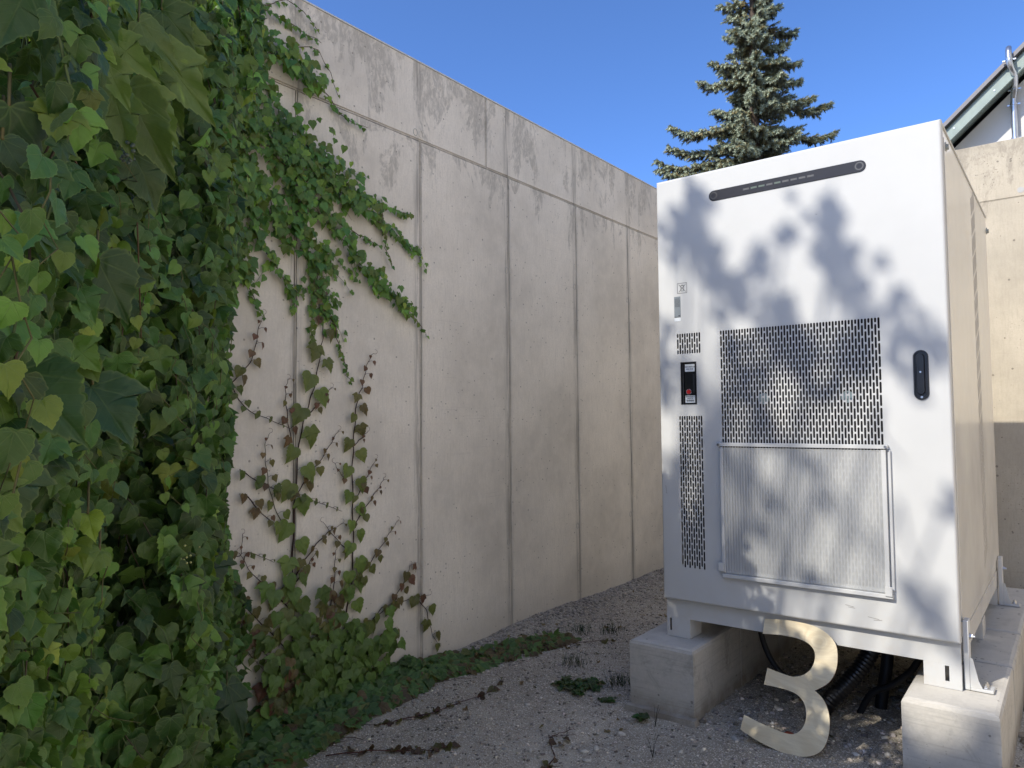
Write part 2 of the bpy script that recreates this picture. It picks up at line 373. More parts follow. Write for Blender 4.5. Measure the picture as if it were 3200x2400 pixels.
# round tie-hole plugs and little form-bolt marks beside the joints
M['plug'] = simple('plug_mortar', (.40, .40, .385), .8, 0, .12, 60, .2)
for (y, z) in [(3.533, 2.216), (4.307, 2.22), (5.064, 2.222), (3.533, .547), (4.307, .551), (2.760, .529), (2.749, 2.845), (1.967, 2.219), (2.760, 2.214), (5.064, .55)]:
    for dy in (-.020, .021):
        bm = bmesh.new(); n = 18
        for ra, rb, x0, x1 in ((.0165, .0135, .0004, .0022),):
            ring = []
            for i in range(n):
                t = 2 * math.pi * i / n; cs, sn = math.cos(t), math.sin(t) * 1.25
                ring.append([bm.verts.new((x0, y + dy + ra * cs, z + ra * sn)), bm.verts.new((x1, y + dy + (ra + rb) / 2 * cs, z + (ra + rb) / 2 * sn)), bm.verts.new((x0, y + dy + rb * cs, z + rb * sn))])
            for i in range(n):
                A, B = ring[i], ring[(i + 1) % n]
                bm.faces.new((A[0], A[1], B[1], B[0])); bm.faces.new((A[1], A[2], B[2], B[1]))
        fin(bm, 'tie_plug', M['wall'] if dy > 0 else M['plug'], W)
bm = bmesh.new()
for y in (1.974, 2.767, 3.54, 4.313, 5.07):
    for z in (.25, .37, .72, 1.15, 1.28, 1.9, 2.05, 2.38, 2.66):
        for s in (-1, 1): disc(bm, (.0003, y + s * .022, z + random.uniform(-.01, .01)), .0042, 0, .0008, 8)
fin(bm, 'bolt_mark', M['plinth'], W)

# back wall and what stands behind it
BW = empty('retaining_wall', (3, 6.25, 0), 'beige sunlit concrete wall behind the white cabinet at the right edge', 'wall')
box('wall_core', 0.004, 12, 6.122, 6.42, -.3, 3.222, M['back'], BW)
for a, b in ((0.004, 1.2), (1.2, 3.6), (3.6, 6.0), (6.0, 9.0), (9.0, 12)):
    box('panel', a + .004, b - .004, 6.11, 6.13, -.25, HJ - .004, M['back'], BW, .0015)
    box('panel', a + .004, b - .004, 6.11, 6.13, HJ + .004, 3.225, M['back'], BW, .0015)
bm = bmesh.new(); boxmesh(bm, .01, 12, 6.1125, 6.125, HJ - .0018, HJ + .0018); fin(bm, 'joint_ridge', M['back'], BW)
for x in (2.51, 4.9): 
    bm = bmesh.new(); disc(bm, (x, 6.1096, 2.855), .02, 1, -.0015, 16); fin(bm, 'tie_plug', M['plug'], BW)

# gable house
H = empty('gabled_house', (4.6, 10, 0), 'white rendered gabled house with grey green verge board above the beige wall', 'house')
def rz(x): return 4.004 + (x - 1.885) * .895     # roof top line at y = 7.7
bm = bmesh.new()
prism(bm, [(.55, -.2), (.55, rz(.55) - .2), (4.6, rz(4.6) - .2), (8.65, rz(.55) - .2), (8.65, -.2)], 1, 8.0, 15.0); fin(bm, 'wall', M['render'], H)
for s, nm in ((1, 'roof'), (-1, 'roof')):
    X = lambda x: x if s > 0 else 9.2 - x
    bm = bmesh.new(); prism(bm, [(X(.2), rz(.2)), (X(4.6), rz(4.6)), (X(4.6), rz(4.6) - .045), (X(.2), rz(.2) - .045)], 1, 7.69, 15.3); fin(bm, nm, M['roof'], H)
    bm = bmesh.new(); prism(bm, [(X(.2), rz(.2) - .075), (X(4.6), rz(4.6) - .075), (X(4.6), rz(4.6) - .20), (X(.2), rz(.2) - .20)], 1, 7.735, 7.765); fin(bm, 'verge_board', M['fascia'], H)
    bm = bmesh.new(); prism(bm, [(X(.2), rz(.2) - .047), (X(4.6), rz(4.6) - .047), (X(4.6), rz(4.6) - .14), (X(.2), rz(.2) - .14)], 1, 7.767, 8.02); fin(bm, 'soffit', M['fascia'], H)
bm = bmesh.new()
for t in np.arange(1.0, 4.4, .32):
    disc(bm, (t, 7.7348, rz(t) - .14 + random.uniform(-.02, .02)), .008, 1, -.004, 8)
fin(bm, 'fixing', M['steel'], H)
dp = Tubes()
dp.add(smoothpath([(2.40, 7.70, 4.545), (2.40, 7.66, 4.50), (2.402, 7.65, 4.42), (2.41, 7.68, 4.36), (2.432, 7.76, 4.31), (2.428, 7.86, 4.26), (2.412, 7.925, 4.19), (2.408, 7.94, 4.10), (2.408, 7.94, 3.6), (2.408, 7.94, 2.5)], 5), .024, .024, 12, (.5, .5, .5))
P_ = empty('downpipe', (2.4, 7.9, 2.5), 'galvanised pipe bending down from the roof verge in front of white gable', 'pipe')
dp.build('pipe', M['galv'], P_)
for z, x, y in ((3.80, 2.408, 7.94), (4.115, 2.408, 7.94), (4.235, 2.42, 7.89), (4.42, 2.402, 7.655)):
    bm = bmesh.new(); disc(bm, (x, y, z - .008), .030, 2, .016, 14); boxmesh(bm, x - .05, x + .05, y + .0, y + .012, z - .006, z + .006); boxmesh(bm, x - .006, x + .006, y, min(8.0, y + .06), z - .005, z + .005)
    fin(bm, 'pipe_clip', M['steel'], P_)

# added unseen building: its white sunlit face bounces light into the shade
FB = empty('bounce_building', (12, 0, 0), 'added plain white building outside the view, its sunlit face bouncing light', 'building')
box('wall', 7.1, 17, -18, 9, -.2, 9.5, M['bounce_facade'], FB); box('roof', 6.9, 17.3, -18.3, 9.3, 9.5, 9.8, M['roof'], FB)
for y in np.arange(-16, 8, 4.0):
    for z in (1.2, 4.8):
        f_ = box('window', 7.05, 7.12, y, y + 1.2, z, z + 1.4, M['alu'], FB); box('pane', 7.04, 7.052, y + .07, y + 1.13, z + .07, z + 1.33, M['glass'], f_)

# ================================================================= plinths
def plinth(x0, x1, segs, label):
    E_ = empty('concrete_plinth', ((x0 + x1) / 2, segs[0][0], 0), label, 'concrete base')
    for a, b in segs:
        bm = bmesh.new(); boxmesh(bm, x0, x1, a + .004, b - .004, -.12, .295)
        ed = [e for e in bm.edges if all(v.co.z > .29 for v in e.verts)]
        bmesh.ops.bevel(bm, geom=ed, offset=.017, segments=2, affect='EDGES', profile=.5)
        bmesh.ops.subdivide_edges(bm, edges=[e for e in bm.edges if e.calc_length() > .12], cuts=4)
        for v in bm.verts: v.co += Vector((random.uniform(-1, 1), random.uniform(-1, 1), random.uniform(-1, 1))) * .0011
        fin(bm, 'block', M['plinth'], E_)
    bm = bmesh.new()
    prism(bm, [(x0 - .02, -.05), (x0 - .012, .012), (x1 + .015, .014), (x1 + .025, -.05)], 1, segs[0][0] - .03, segs[0][0] + .01); fin(bm, 'mortar_foot', M['plinth'], E_)
    return E_
plinth(1.125, 1.43, [(2.962, 3.52), (3.52, 4.08), (4.08, 4.7), (4.7, 5.2)], 'grey concrete base block under the left foot of the white cabinet')
plinth(2.233, 2.528, [(2.925, 3.54), (3.54, 4.09), (4.09, 4.70), (4.70, 5.15)], 'long concrete base under the right side of the white cabinet, with bolted brackets')

# ================================================================= cabinet
X0, X1, Y0, Z0, Z1 = 1.240, 2.404, 3.081, .471, 2.399
CB = empty('battery_cabinet', (1.82, 3.95, .3), 'tall white metal battery cabinet with slotted grilles standing on concrete bases', 'electrical cabinet')
def slots(x0, x1, z0, z1, n, per, ln, wf, skip=()):
    "list of slot rectangles (x, half width, za, zb) of a staggered slot field"
    out = []; p = (x1 - x0) / n; hw = p * wf / 2; gap = per - ln
    for i in range(n):
        xc = x0 + p * (i + .5); z = z1 + (0 if i % 2 else per / 2)
        cells = []
        while z > z0:
            a, b = max(z - ln, z0), min(z, z1)
            if b - a > .006: cells.append((a, b))
            z -= per
        out.append((x0 + p * i, x0 + p * (i + 1), xc, hw, cells[::-1]))
    return out
DV, DF = [], []
def vtx(x, z, y=None):
    DV.append((x, Y0 if y is None else y, z)); return len(DV) - 1
def rect(x0, x1, z0, z1):
    if x1 - x0 < 1e-6 or z1 - z0 < 1e-6: return
    DF.append((vtx(x0, z0), vtx(x1, z0), vtx(x1, z1), vtx(x0, z1)))
def perforate(field, z0, z1, m=.003):
    for (a, b, xc, hw, cells) in field:
        lo = z0 - m; top = z1 + m
        for j, (za, zb) in enumerate(cells):
            hi = top if j == len(cells) - 1 else (zb + cells[j + 1][0]) / 2
            r = min(hw, (zb - za) / 2 - 1e-4)
            arcT = [(xc + hw * math.cos(t), zb - r + r * math.sin(t)) for t in np.linspace(0, math.pi, 5)]
            arcB = [(xc + hw * math.cos(t), za + r + r * math.sin(t)) for t in np.linspace(math.pi, 2 * math.pi, 5)]
            TR, TL, BL, BR = vtx(b, hi), vtx(a, hi), vtx(a, lo), vtx(b, lo)
            T = [vtx(*p) for p in arcT]; B = [vtx(*p) for p in arcB]
            DF.append((BR, TR, T[0], B[4])); DF.append((TR, T[1], T[0])); DF.append((TR, T[2], T[1])); DF.append((TR, TL, T[2]))
            DF.append((TL, T[3], T[2])); DF.append((TL, T[4], T[3])); DF.append((TL, BL, B[0], T[4])); DF.append((BL, B[1], B[0]))
            DF.append((BL, B[2], B[1])); DF.append((BL, BR, B[2])); DF.append((BR, B[3], B[2])); DF.append((BR, B[4], B[3]))
            ring = arcT + arcB; rf = T + B; rb = [vtx(p[0], p[1], Y0 + .0018) for p in ring]
            for q in range(10): DF.append((rf[q], rf[(q + 1) % 10], rb[(q + 1) % 10], rb[q]))
            lo = hi
        
GM = (1.533, 2.177, .636, 1.676); GS = (1.329, 1.445, 1.583, 1.677); GL = (1.333, 1.447, .621, 1.302)
m = .003
for G, n, per in ((GM, 54, .050), (GS, 10, .050), (GL, 10, .050)):
    perforate(slots(*G, n, per, .0440, .66), G[2], G[3], m)
EP = (1.346, 1.422, 1.353, 1.546); HD = (2.284, 2.336, 1.352, 1.540); r_ = .010
ix0, ix1, iz0, iz1 = X0 + r_, X1 - r_, Z0 + r_, Z1 - r_
holes = [(GM[0], GM[1], GM[2] - m, GM[3] + m), (GS[0], GS[1], GS[2] - m, GS[3] + m), (GL[0], GL[1], GL[2] - m, GL[3] + m), EP]
xs_ = sorted(set([ix0, ix1] + [h[0] for h in holes] + [h[1] for h in holes])); zs_ = sorted(set([iz0, iz1] + [h[2] for h in holes] + [h[3] for h in holes]))
for a, b in zip(xs_[:-1], xs_[1:]):
    for c_, d_ in zip(zs_[:-1], zs_[1:]):
        mx_, mz_ = (a + b) / 2, (c_ + d_) / 2
        if any(h[0] < mx_ < h[1] and h[2] < mz_ < h[3] for h in holes): continue
        rect(a, b, c_, d_)
# rounded rim of the door
prev = None; ring_pts = [(X0, Z0, 1, 1), (X1, Z0, -1, 1), (X1, Z1, -1, -1), (X0, Z1, 1, -1)]
lay = []
for t in np.linspace(0, math.pi / 2, 5):
    o_ = r_ * (1 - math.sin(t)); yy = Y0 + r_ * (1 - math.cos(t)); o2 = r_ * (1 - math.sin(math.pi / 2 - t))
    lay.append([vtx(x + sx * r_ * (1 - math.sin(t)) , z + sz * r_ * (1 - math.sin(t)), Y0 + r_ * (1 - math.cos(t))) for x, z, sx, sz in ring_pts])
lay.append([vtx(x, z, Y0 + .040) for x, z, sx, sz in ring_pts]); lay.append([vtx(x + sx * .02, z + sz * .02, Y0 + .040) for x, z, sx, sz in ring_pts])
for A, B in zip(lay[:-1], lay[1:]):
    for q in range(4): DF.append((A[q], B[q], B[(q + 1) % 4], A[(q + 1) % 4]))
door = pydata('door', np.array(DV), DF, M['paint'], CB)
bm = bmesh.new(); bm.from_mesh(door.data); bmesh.ops.remove_doubles(bm, verts=bm.verts[:], dist=1e-6); bmesh.ops.recalc_face_normals(bm, faces=bm.faces[:]); bm.to_mesh(door.data); bm.free()
# body with its own side panel
box('body', 1.246, 2.398, 3.1235, 4.80, .476, 2.393, M['side'], CB, .004, 2)
box('side_panel', 2.3985, 2.4025, 3.165, 4.755, .53, 2.355, M['side'], CB, .0015)
box('top_cover', 1.243, 2.403, 3.122, 4.803, 2.3935, 2.4, M['paint'], CB, .002)
bm = bmesh.new()
for (gx0, gx1, gz0, gz1) in (GM, GS, GL): boxmesh(bm, gx0 - .004, gx1 + .004, 3.108, 3.119, gz0 - .004, gz1 + .004)
fin(bm, 'grille_backing', M['interior'], CB)
# fan hub stickers seen in pieces through the slots
for x in (1.712, 2.045):
    bm = bmesh.new(); disc(bm, (x, 3.106, 1.372), .024, 1, -.004, 20); disc(bm, (x, 3.102, 1.372), .010, 1, -.003, 14); fin(bm, 'fan_hub', simple('fan_sticker', (.26, .34, .36), .4), CB)
# vertical louvre slots on the side
bm = bmesh.new()
for j in range(18):
    zb_ = .62 + j * .097
    for c_ in range(5): boxmesh(bm, 2.4024, 2.4032, 4.02 + c_ * .034, 4.031 + c_ * .034, zb_ + .016 * (c_ - 2), zb_ + .084 + .016 * (c_ - 2))
fin(bm, 'louvre_slot', simple('slot_shadow', (.30, .28, .25), .5), CB)
for y, z in ((3.205, 2.328), (4.79, 2.318)):
    bm = bmesh.new(); disc(bm, (2.398, y, z), .018, 0, .007, 14); disc(bm, (2.405, y, z - .002), .011, 0, .008, 10); fin(bm, 'lifting_plug', simple('grey_plug', (.30, .32, .30), .4), CB)
# lamp strip
def capsule(bm, x0, x1, z0, z1, y, h, n=10, rim=0):
    "flat capsule, growing towards the viewer (-y) by h"
    w_, hh = x1 - x0, z1 - z0; r = min(w_, hh) / 2; pts = []
    if w_ > hh: cs = [((x1 - r, (z0 + z1) / 2), -90), ((x0 + r, (z0 + z1) / 2), 90)]
    else: cs = [(((x0 + x1) / 2, z1 - r), 0), (((x0 + x1) / 2, z0 + r), 180)]
    for (cx, cz), a0 in cs:
        for i in range(n + 1):
            t = R(a0 + 180 * i / n); pts.append((cx + r * math.cos(t), cz + r * math.sin(t)))
    mxx, mzz = (x0 + x1) / 2, (z0 + z1) / 2
    A = [bm.verts.new((x, y, z)) for x, z in pts]; n_ = len(pts)
    def inset(x, z, k):
        if w_ > hh: cx = min(max(x, x0 + r), x1 - r); cz = mzz
        else: cz = min(max(z, z0 + r), z1 - r); cx = mxx
        dx, dz = x - cx, z - cz; L_ = math.hypot(dx, dz) or 1; return (x - dx / L_ * k, z - dz / L_ * k)
    B = [bm.verts.new((*inset(x, z, h * .35)[:1], y - h, inset(x, z, h * .35)[1])) for x, z in pts]
    for i in range(n_): bm.faces.new((A[i], B[i], B[(i + 1) % n_], A[(i + 1) % n_]))
    if rim:
        Cc = [bm.verts.new((inset(x, z, h * .35 + rim)[0], y - h, inset(x, z, h * .35 + rim)[1])) for x, z in pts]
        Dd = [bm.verts.new((inset(x, z, h * .35 + rim * 1.3)[0], y - h * .25, inset(x, z, h * .35 + rim * 1.3)[1])) for x, z in pts]
        for i in range(n_):
            j = (i + 1) % n_
            bm.faces.new((B[i], Cc[i], Cc[j], B[j])); bm.faces.new((Cc[i], Dd[i], Dd[j], Cc[j]))
        bm.faces.new(Dd)
    else: bm.faces.new(B)
    bmesh.ops.recalc_face_normals(bm, faces=bm.faces[:])
bm = bmesh.new(); capsule(bm, 1.498, 2.145, 2.2575, 2.3045, Y0 - .0003, .0035, 12); led = fin(bm, 'lamp_strip', M['smoked'], CB)
for i in range(9):
    xx = 1.655 + i * .0335
    box('lamp_segment', xx, xx + .026, Y0 - .0043, Y0 - .0036, 2.277, 2.285, M['seggreen'] if i in (1, 2, 4) else M['segdim'], led)
for x, mm in ((2.121, M['segdim']), (1.522, M['matblack'])):
    bm = bmesh.new(); n = 24
    V0 = [[bm.verts.new((x + r * math.cos(2 * math.pi * i / n), Y0 - .0042, 2.281 + r * math.sin(2 * math.pi * i / n))) for i in range(n)] for r in (.0165, .0115)]
    for i in range(n): bm.faces.new((V0[0][i], V0[1][i], V0[1][(i + 1) % n], V0[0][(i + 1) % n]))
    fin(bm, 'lamp_ring', mm, led)
# handle
bm = bmesh.new(); capsule(bm, HD[0], HD[1], HD[2], HD[3], Y0 - .0003, .006, 12, .004); hd = fin(bm, 'handle', M['black'], CB)
bm = bmesh.new(); capsule(bm, 2.294, 2.3235, 1.372, 1.527, Y0 - .002, .007, 10); fin(bm, 'lever', M['black'], hd)
bm = bmesh.new(); disc(bm, (2.309, Y0 - .009, 1.457), .0035, 1, -.001, 10); disc(bm, (2.311, Y0 - .0065, 1.363), .0042, 1, -.002, 10); fin(bm, 'lock_cylinder', M['steel'], hd)
# emergency switch box
ep = box('switch_box', EP[0] + .0005, EP[1] - .0005, 3.099, 3.118, EP[2] + .0005, EP[3] - .0005, M['matblack'], CB)
bm = bmesh.new(); 
boxmesh(bm, EP[0], EP[0] + .003, Y0 - .001, 3.10, EP[2], EP[3]); boxmesh(bm, EP[1] - .003, EP[1], Y0 - .001, 3.10, EP[2], EP[3])
boxmesh(bm, EP[0] + .003, EP[1] - .003, Y0 - .001, 3.10, EP[2], EP[2] + .003); boxmesh(bm, EP[0] + .003, EP[1] - .003, Y0 - .001, 3.10, EP[3] - .003, EP[3])
fin(bm, 'box_rim', M['matblack'], ep)
bm = bmesh.new(); boxmesh(bm, 1.361, 1.416, 3.088, 3.0985, 1.358, 1.541, .002); fin(bm, 'flap', M['black'], ep)
box('hinge', 1.351, 1.357, 3.088, 3.098, 1.358, 1.541, M['matblack'], ep)
bm = bmesh.new(); capsule(bm, 1.4, 1.412, 1.405, 1.490, 3.0878, .002, 8); fin(bm, 'finger_notch', M['matblack'], ep)
box('label', 1.364, 1.4105, 3.0868, 3.0878, 1.502, 1.536, M['label'], ep); box('label', 1.364, 1.4105, 3.0868, 3.0878, 1.361, 1.394, M['label'], ep)
text('lettering', 'WIFI SWITCH', .0078, 1.3873, 3.0864, 1.523, M['ink'], ep); text('lettering', 'WIFI \u5f00\u5173', .0078, 1.3873, 3.0864, 1.513, M['ink'], ep)
text('lettering', 'EMERGENCY', .0075, 1.3873, 3.0864, 1.3885, M['ink'], ep); text('lettering', 'SWITCH', .0075, 1.3873, 3.0864, 1.3805, M['ink'], ep); text('lettering', '\u6025\u505c\u6309\u94ae', .009, 1.3873, 3.0864, 1.370, M['ink'], ep)
bm = bmesh.new(); disc(bm, (1.381, 3.0878, 1.411), .0095, 1, -.004, 18); fin(bm, 'button', M['red'], ep)
bm = bmesh.new(); n = 24
V0 = [[bm.verts.new((1.381 + r * math.cos(2 * math.pi * i / n), 3.0872, 1.411 + r * math.sin(2 * math.pi * i / n))) for i in range(n)] for r in (.0125, .0107)]
for i in range(n):
    if i % 6: bm.faces.new((V0[0][i], V0[1][i], V0[1][(i + 1) % n], V0[0][(i + 1) % n]))
fin(bm, 'button_ring', simple('ring_print', (.5, .42, .42), .5), ep)
# stickers: crossed-out bin and rating plate
bm = bmesh.new(); y_ = Y0 - .0006
def bar(x0, z0, x1, z1, w=.0009):
    d = Vector((x1 - x0, z1 - z0)); n_ = Vector((-d.y, d.x)).normalized() * w
    vs_ = [bm.verts.new((a, y_, b)) for a, b in ((x0 + n_.x, z0 + n_.y), (x0 - n_.x, z0 - n_.y), (x1 - n_.x, z1 - n_.y), (x1 + n_.x, z1 + n_.y))]; bm.faces.new(vs_)
bx, bz = 1.338, 1.862; q = .046
for a in ((bx, bz, bx + q, bz), (bx, bz + q, bx + q, bz + q), (bx, bz, bx, bz + q), (bx + q, bz, bx + q, bz + q), (bx + .006, bz + .005, bx + .041, bz + .041), (bx + .041, bz + .005, bx + .006, bz + .041),
          (bx + .014, bz + .034, bx + .034, bz + .034), (bx + .016, bz + .034, bx + .018, bz + .010), (bx + .032, bz + .034, bx + .030, bz + .010), (bx + .018, bz + .010, bx + .030, bz + .010), (bx + .019, bz + .037, bx + .029, bz + .037)): bar(*a)
fin(bm, 'bin_symbol', M['ink'], CB)
pl_ = box('rating_plate', 1.321, 1.352, Y0 - .0008, Y0 - .0002, 1.752, 1.848, M['plate'], CB)
bm = bmesh.new(); y_ = Y0 - .0012
for i in range(9): bar(1.3235, 1.838 - i * .0045, 1.350 - .004 * random.random(), 1.838 - i * .0045, .0007)
bar(1.341, 1.760, 1.350, 1.760, .0016); bar(1.3225, 1.7545, 1.350, 1.7545, .0009)
fin(bm, 'print', M['ink'], pl_)
pl2 = box('label', 1.321, 1.352, Y0 - .0008, Y0 - .0002, 1.735, 1.751, M['label'], CB)
# small scuffs in the paint
bm = bmesh.new(); y_ = Y0 - .0005
for a in ((1.262, .985, 1.266, .955), (1.262, .955, 1.268, .948), (2.02, .556, 2.05, .552), (2.03, .549, 2.055, .547), (2.10, .522, 2.14, .517), (2.12, .512, 2.15, .515), (1.95, 2.12, 1.957, 2.118)): bar(*a, .0009)
fin(bm, 'scuff', simple('scuffed_paint', (.22, .21, .20), .8), CB)
for x, z in ((1.285, .4775), (1.60, .4775), (2.05, .4775), (2.30, .4775)):
    bm = bmesh.new(); disc(bm, (x, 3.112, z - .012), .004, 1, -.002, 8); fin(bm, 'screw', M['steel'], CB)
# dust filter over the lower half of the grille
fr = empty('dust_filter', (1.85, 3.07, .6)); fr.parent = CB; fr.location = Vector((1.85, 3.07, .6)) - CB.location
fx0, fx1, fz0, fz1 = 1.527, 2.188, .604, 1.186
bm = bmesh.new(); boxmesh(bm, fx0 - .008, fx1 + .004, 3.062, 3.079, fz1 - .018, fz1 - .002, .0015); fin(bm, 'top_bar', M['paint'], fr)
bm = bmesh.new(); boxmesh(bm, fx0 + .004, fx1 + .006, 3.060, 3.0795, fz0, fz0 + .016, .0015); fin(bm, 'bottom_bar', M['paint'], fr)
bm = bmesh.new(); boxmesh(bm, fx0 + .002, fx0 + .015, 3.064, 3.0797, fz0 + .0205, fz1 - .0215, .001); fin(bm, 'side_bar', M['paint'], fr)
bm = bmesh.new(); boxmesh(bm, fx1 - .020, fx1 - .004, 3.064, 3.0797, fz0 + .0205, fz1 - .0215, .001); boxmesh(bm, fx1 + .0015, fx1 + .011, 3.07, 3.0797, fz0 + .03, fz1 - .0215, .001); fin(bm, 'side_bar', M['paint'], fr)
for x, z in ((fx0 - .004, fz0 + .035), (fx1 - .012, fz0 + .018)):
    box('corner_clip', x - .008, x + .017, 3.055, 3.0595, z - .008, z + .028, M['paint'], fr, .001)
for x in (fx0 - .002, fx1 - .003):
    bm = bmesh.new(); disc(bm, (x, 3.056, fz1 - .010), .006, 1, -.003, 12, .0045); fin(bm, 'screw', M['steel'], fr)
nw = 54 * 8 + 1; xs2 = np.linspace(fx0 + .0155, fx1 - .0205, nw); zz2 = np.linspace(fz0 + .021, fz1 - .022, 12)
fv = []
for zq in zz2:
    for xq in xs2: fv.append((xq, 3.068 + .0007 * math.sin((xq - fx0) * 2 * math.pi / .0119) + .001 * math.sin(zq * 9 + xq * 5), zq))
ff = [(j * nw + i, j * nw + i + 1, (j + 1) * nw + i + 1, (j + 1) * nw + i) for j in range(len(zz2) - 1) for i in range(nw - 1)]
pydata('pleated_mesh', np.array(fv), ff, M['filter'], fr, True)
# base frame with feet
bm = bmesh.new()
boxmesh(bm, 1.241, 2.401, 3.113, 3.119, .384, .4695)
fin(bm, 'front_rail', M['paint'], CB)
box('side_rail', 2.394, 2.4, 3.1195, 4.77, .395, .4755, M['side'], CB); box('side_rail', 1.242, 1.248, 3.1195, 4.77, .395, .4755, M['side'], CB); box('rear_rail', 1.248, 2.394, 4.764, 4.77, .384, .4755, M['paint'], CB)
def foot(xa, xb, ya, yb, slot=None, mat='paint'):
    bm = bmesh.new(); t = .005
    if slot:
        s0, s1 = slot; q0, q1 = .322, .378
        boxmesh(bm, xa, s0, ya, ya + t, .2965, .3838); boxmesh(bm, s1, xb, ya, ya + t, .2965, .3838); boxmesh(bm, s0, s1, ya, ya + t, .2965, q0); boxmesh(bm, s0, s1, ya, ya + t, q1, .3838)
    else: boxmesh(bm, xa, xb, ya, ya + t, .2965, .3838)
    boxmesh(bm, xa, xb, ya + t, yb, .2965, .3005)
    boxmesh(bm, xa, xa + t, ya + t, yb, .3008, .3838); boxmesh(bm, xb - t, xb, ya + t, yb, .3008, .3838)
    return fin(bm, 'foot', M[mat], CB)
foot(1.241, 1.353, 3.113, 3.235, (1.2535, 1.264)); foot(2.279, 2.401, 3.113, 3.235, (2.348, 2.362))
for ya, yb in ((3.87, 3.99), (4.61, 4.73)): foot(1.245, 1.34, ya, yb); foot(2.31, 2.3985, ya, yb, None, 'side')
# dark recess above the left foot
box('underside_panel', 1.25, 2.392, 3.122, 4.76, .462, .4745, M['interior'], CB)
# anchor brackets with bolts
def bracket(y, lab=None):
    b_ = empty('anchor_bracket', (2.42, y, .3)); b_.parent = CB; b_.location = Vector((2.42, y, .3)) - CB.location
    box('upright', 2.4055, 2.424, y, y + .055, .2975, .545, M['paint'], b_, .002)
    bm = bmesh.new(); prism(bm, [(2.4245, .309), (2.4245, .415), (2.434, .41), (2.450, .335), (2.462, .309)], 1, y + .001, y + .006); fin(bm, 'gusset', M['paint'], b_)
    box('base_plate', 2.4245, 2.495, y, y + .058, .2972, .3085, M['paint'], b_, .002)
    for (x, yy, z, ax) in ((2.4245, y + .030, .485, 0), (2.470, y + .018, .309, 2), (2.470, y + .042, .309, 2)):
        bm = bmesh.new(); disc(bm, (x, yy, z), .0125, ax, .0025, 16)
        p = [x, yy, z]; p[ax] += .0025; disc(bm, tuple(p), .0085, ax, .007, 6); p[ax] += .007; disc(bm, tuple(p), .005, ax, .007, 10); fin(bm, 'bolt', M['steel'], b_)
bracket(3.135); bracket(4.62)

# ================================================================= plywood 3
TH = [(1.6942,.4828),(1.7689,.4909),(1.8519,.4906),(1.9114,.4803),(1.9563,.4563),(1.9819,.4246),(1.9905,.3833),(1.9895,.3407),(1.9785,.3035),(1.9568,.2726),(1.9174,.2421),(1.9471,.2207),(1.9667,.1909),(1.9785,.153),(1.9808,.1069),(1.9733,.0655),(1.9558,.0317),(1.9238,.0085),(1.8768,-.0049),(1.8205,-.006),(1.7467,.0059),(1.6927,.0203),(1.647,.0373),(1.6559,.0941),(1.7079,.082),(1.7688,.0712),(1.8131,.0653),(1.8453,.0662),(1.8688,.0787),(1.8875,.1048),(1.8941,.1403),(1.8882,.1733),(1.8715,.2008),(1.8412,.2174),(1.7967,.2236),(1.7208,.2243),(1.7277,.2909),(1.7756,.282),(1.8133,.2773),(1.8425,.2788),(1.877,.2972),(1.8994,.3267),(1.9072,.3604),(1.9009,.3918),(1.8734,.4161),(1.8282,.4267),(1.7753,.4288),(1.6934,.4208)]
sharp = {0, 10, 22, 23, 35, 36, 47}
pts3 = []; n = len(TH)
for i in range(n):
    p0, p1, p2, p3 = (np.array(TH[(i + k_) % n]) for k_ in (-1, 0, 1, 2))
    if i in sharp: p0 = 2 * p1 - p2
    if (i + 1) % n in sharp: p3 = 2 * p2 - p1
    pts3.append(tuple(p1))
    if np.linalg.norm(p2 - p1) > .02:
        for t in (.33, .66): pts3.append(tuple(.5 * (2 * p1 + (p2 - p0) * t + (2 * p0 - 5 * p1 + 4 * p2 - p3) * t * t + (3 * p1 - p0 - 3 * p2 + p3) * t ** 3)))
wv_ = np.array([0, .2, .45]); wv_ /= np.linalg.norm(wv_); nv_ = np.array([0, .45, -.2]); nv_ /= np.linalg.norm(nv_)
def p3d(p, off): return np.array([p[0], 2.905, .004]) + wv_ * p[1] + nv_ * off
N3 = empty('wooden_numeral', (1.82, 2.92, 0), 'large plywood numeral 3 leaning against the underside of the white cabinet', 'wooden number')
bm = bmesh.new(); bm.faces.new([bm.verts.new(p3d(p, 0)) for p in pts3]); bmesh.ops.triangulate(bm, faces=bm.faces[:]); bmesh.ops.recalc_face_normals(bm, faces=bm.faces[:]); fin(bm, 'face', M['ply'], N3)
bm = bmesh.new(); A_ = [bm.verts.new(p3d(p, .0002)) for p in pts3]; B_ = [bm.verts.new(p3d(p, .009)) for p in pts3]
for i in range(len(pts3)): bm.faces.new((A_[i], A_[(i + 1) % len(pts3)], B_[(i + 1) % len(pts3)], B_[i]))
bm.faces.new(B_); fin(bm, 'edge', M['plyedge'], N3)

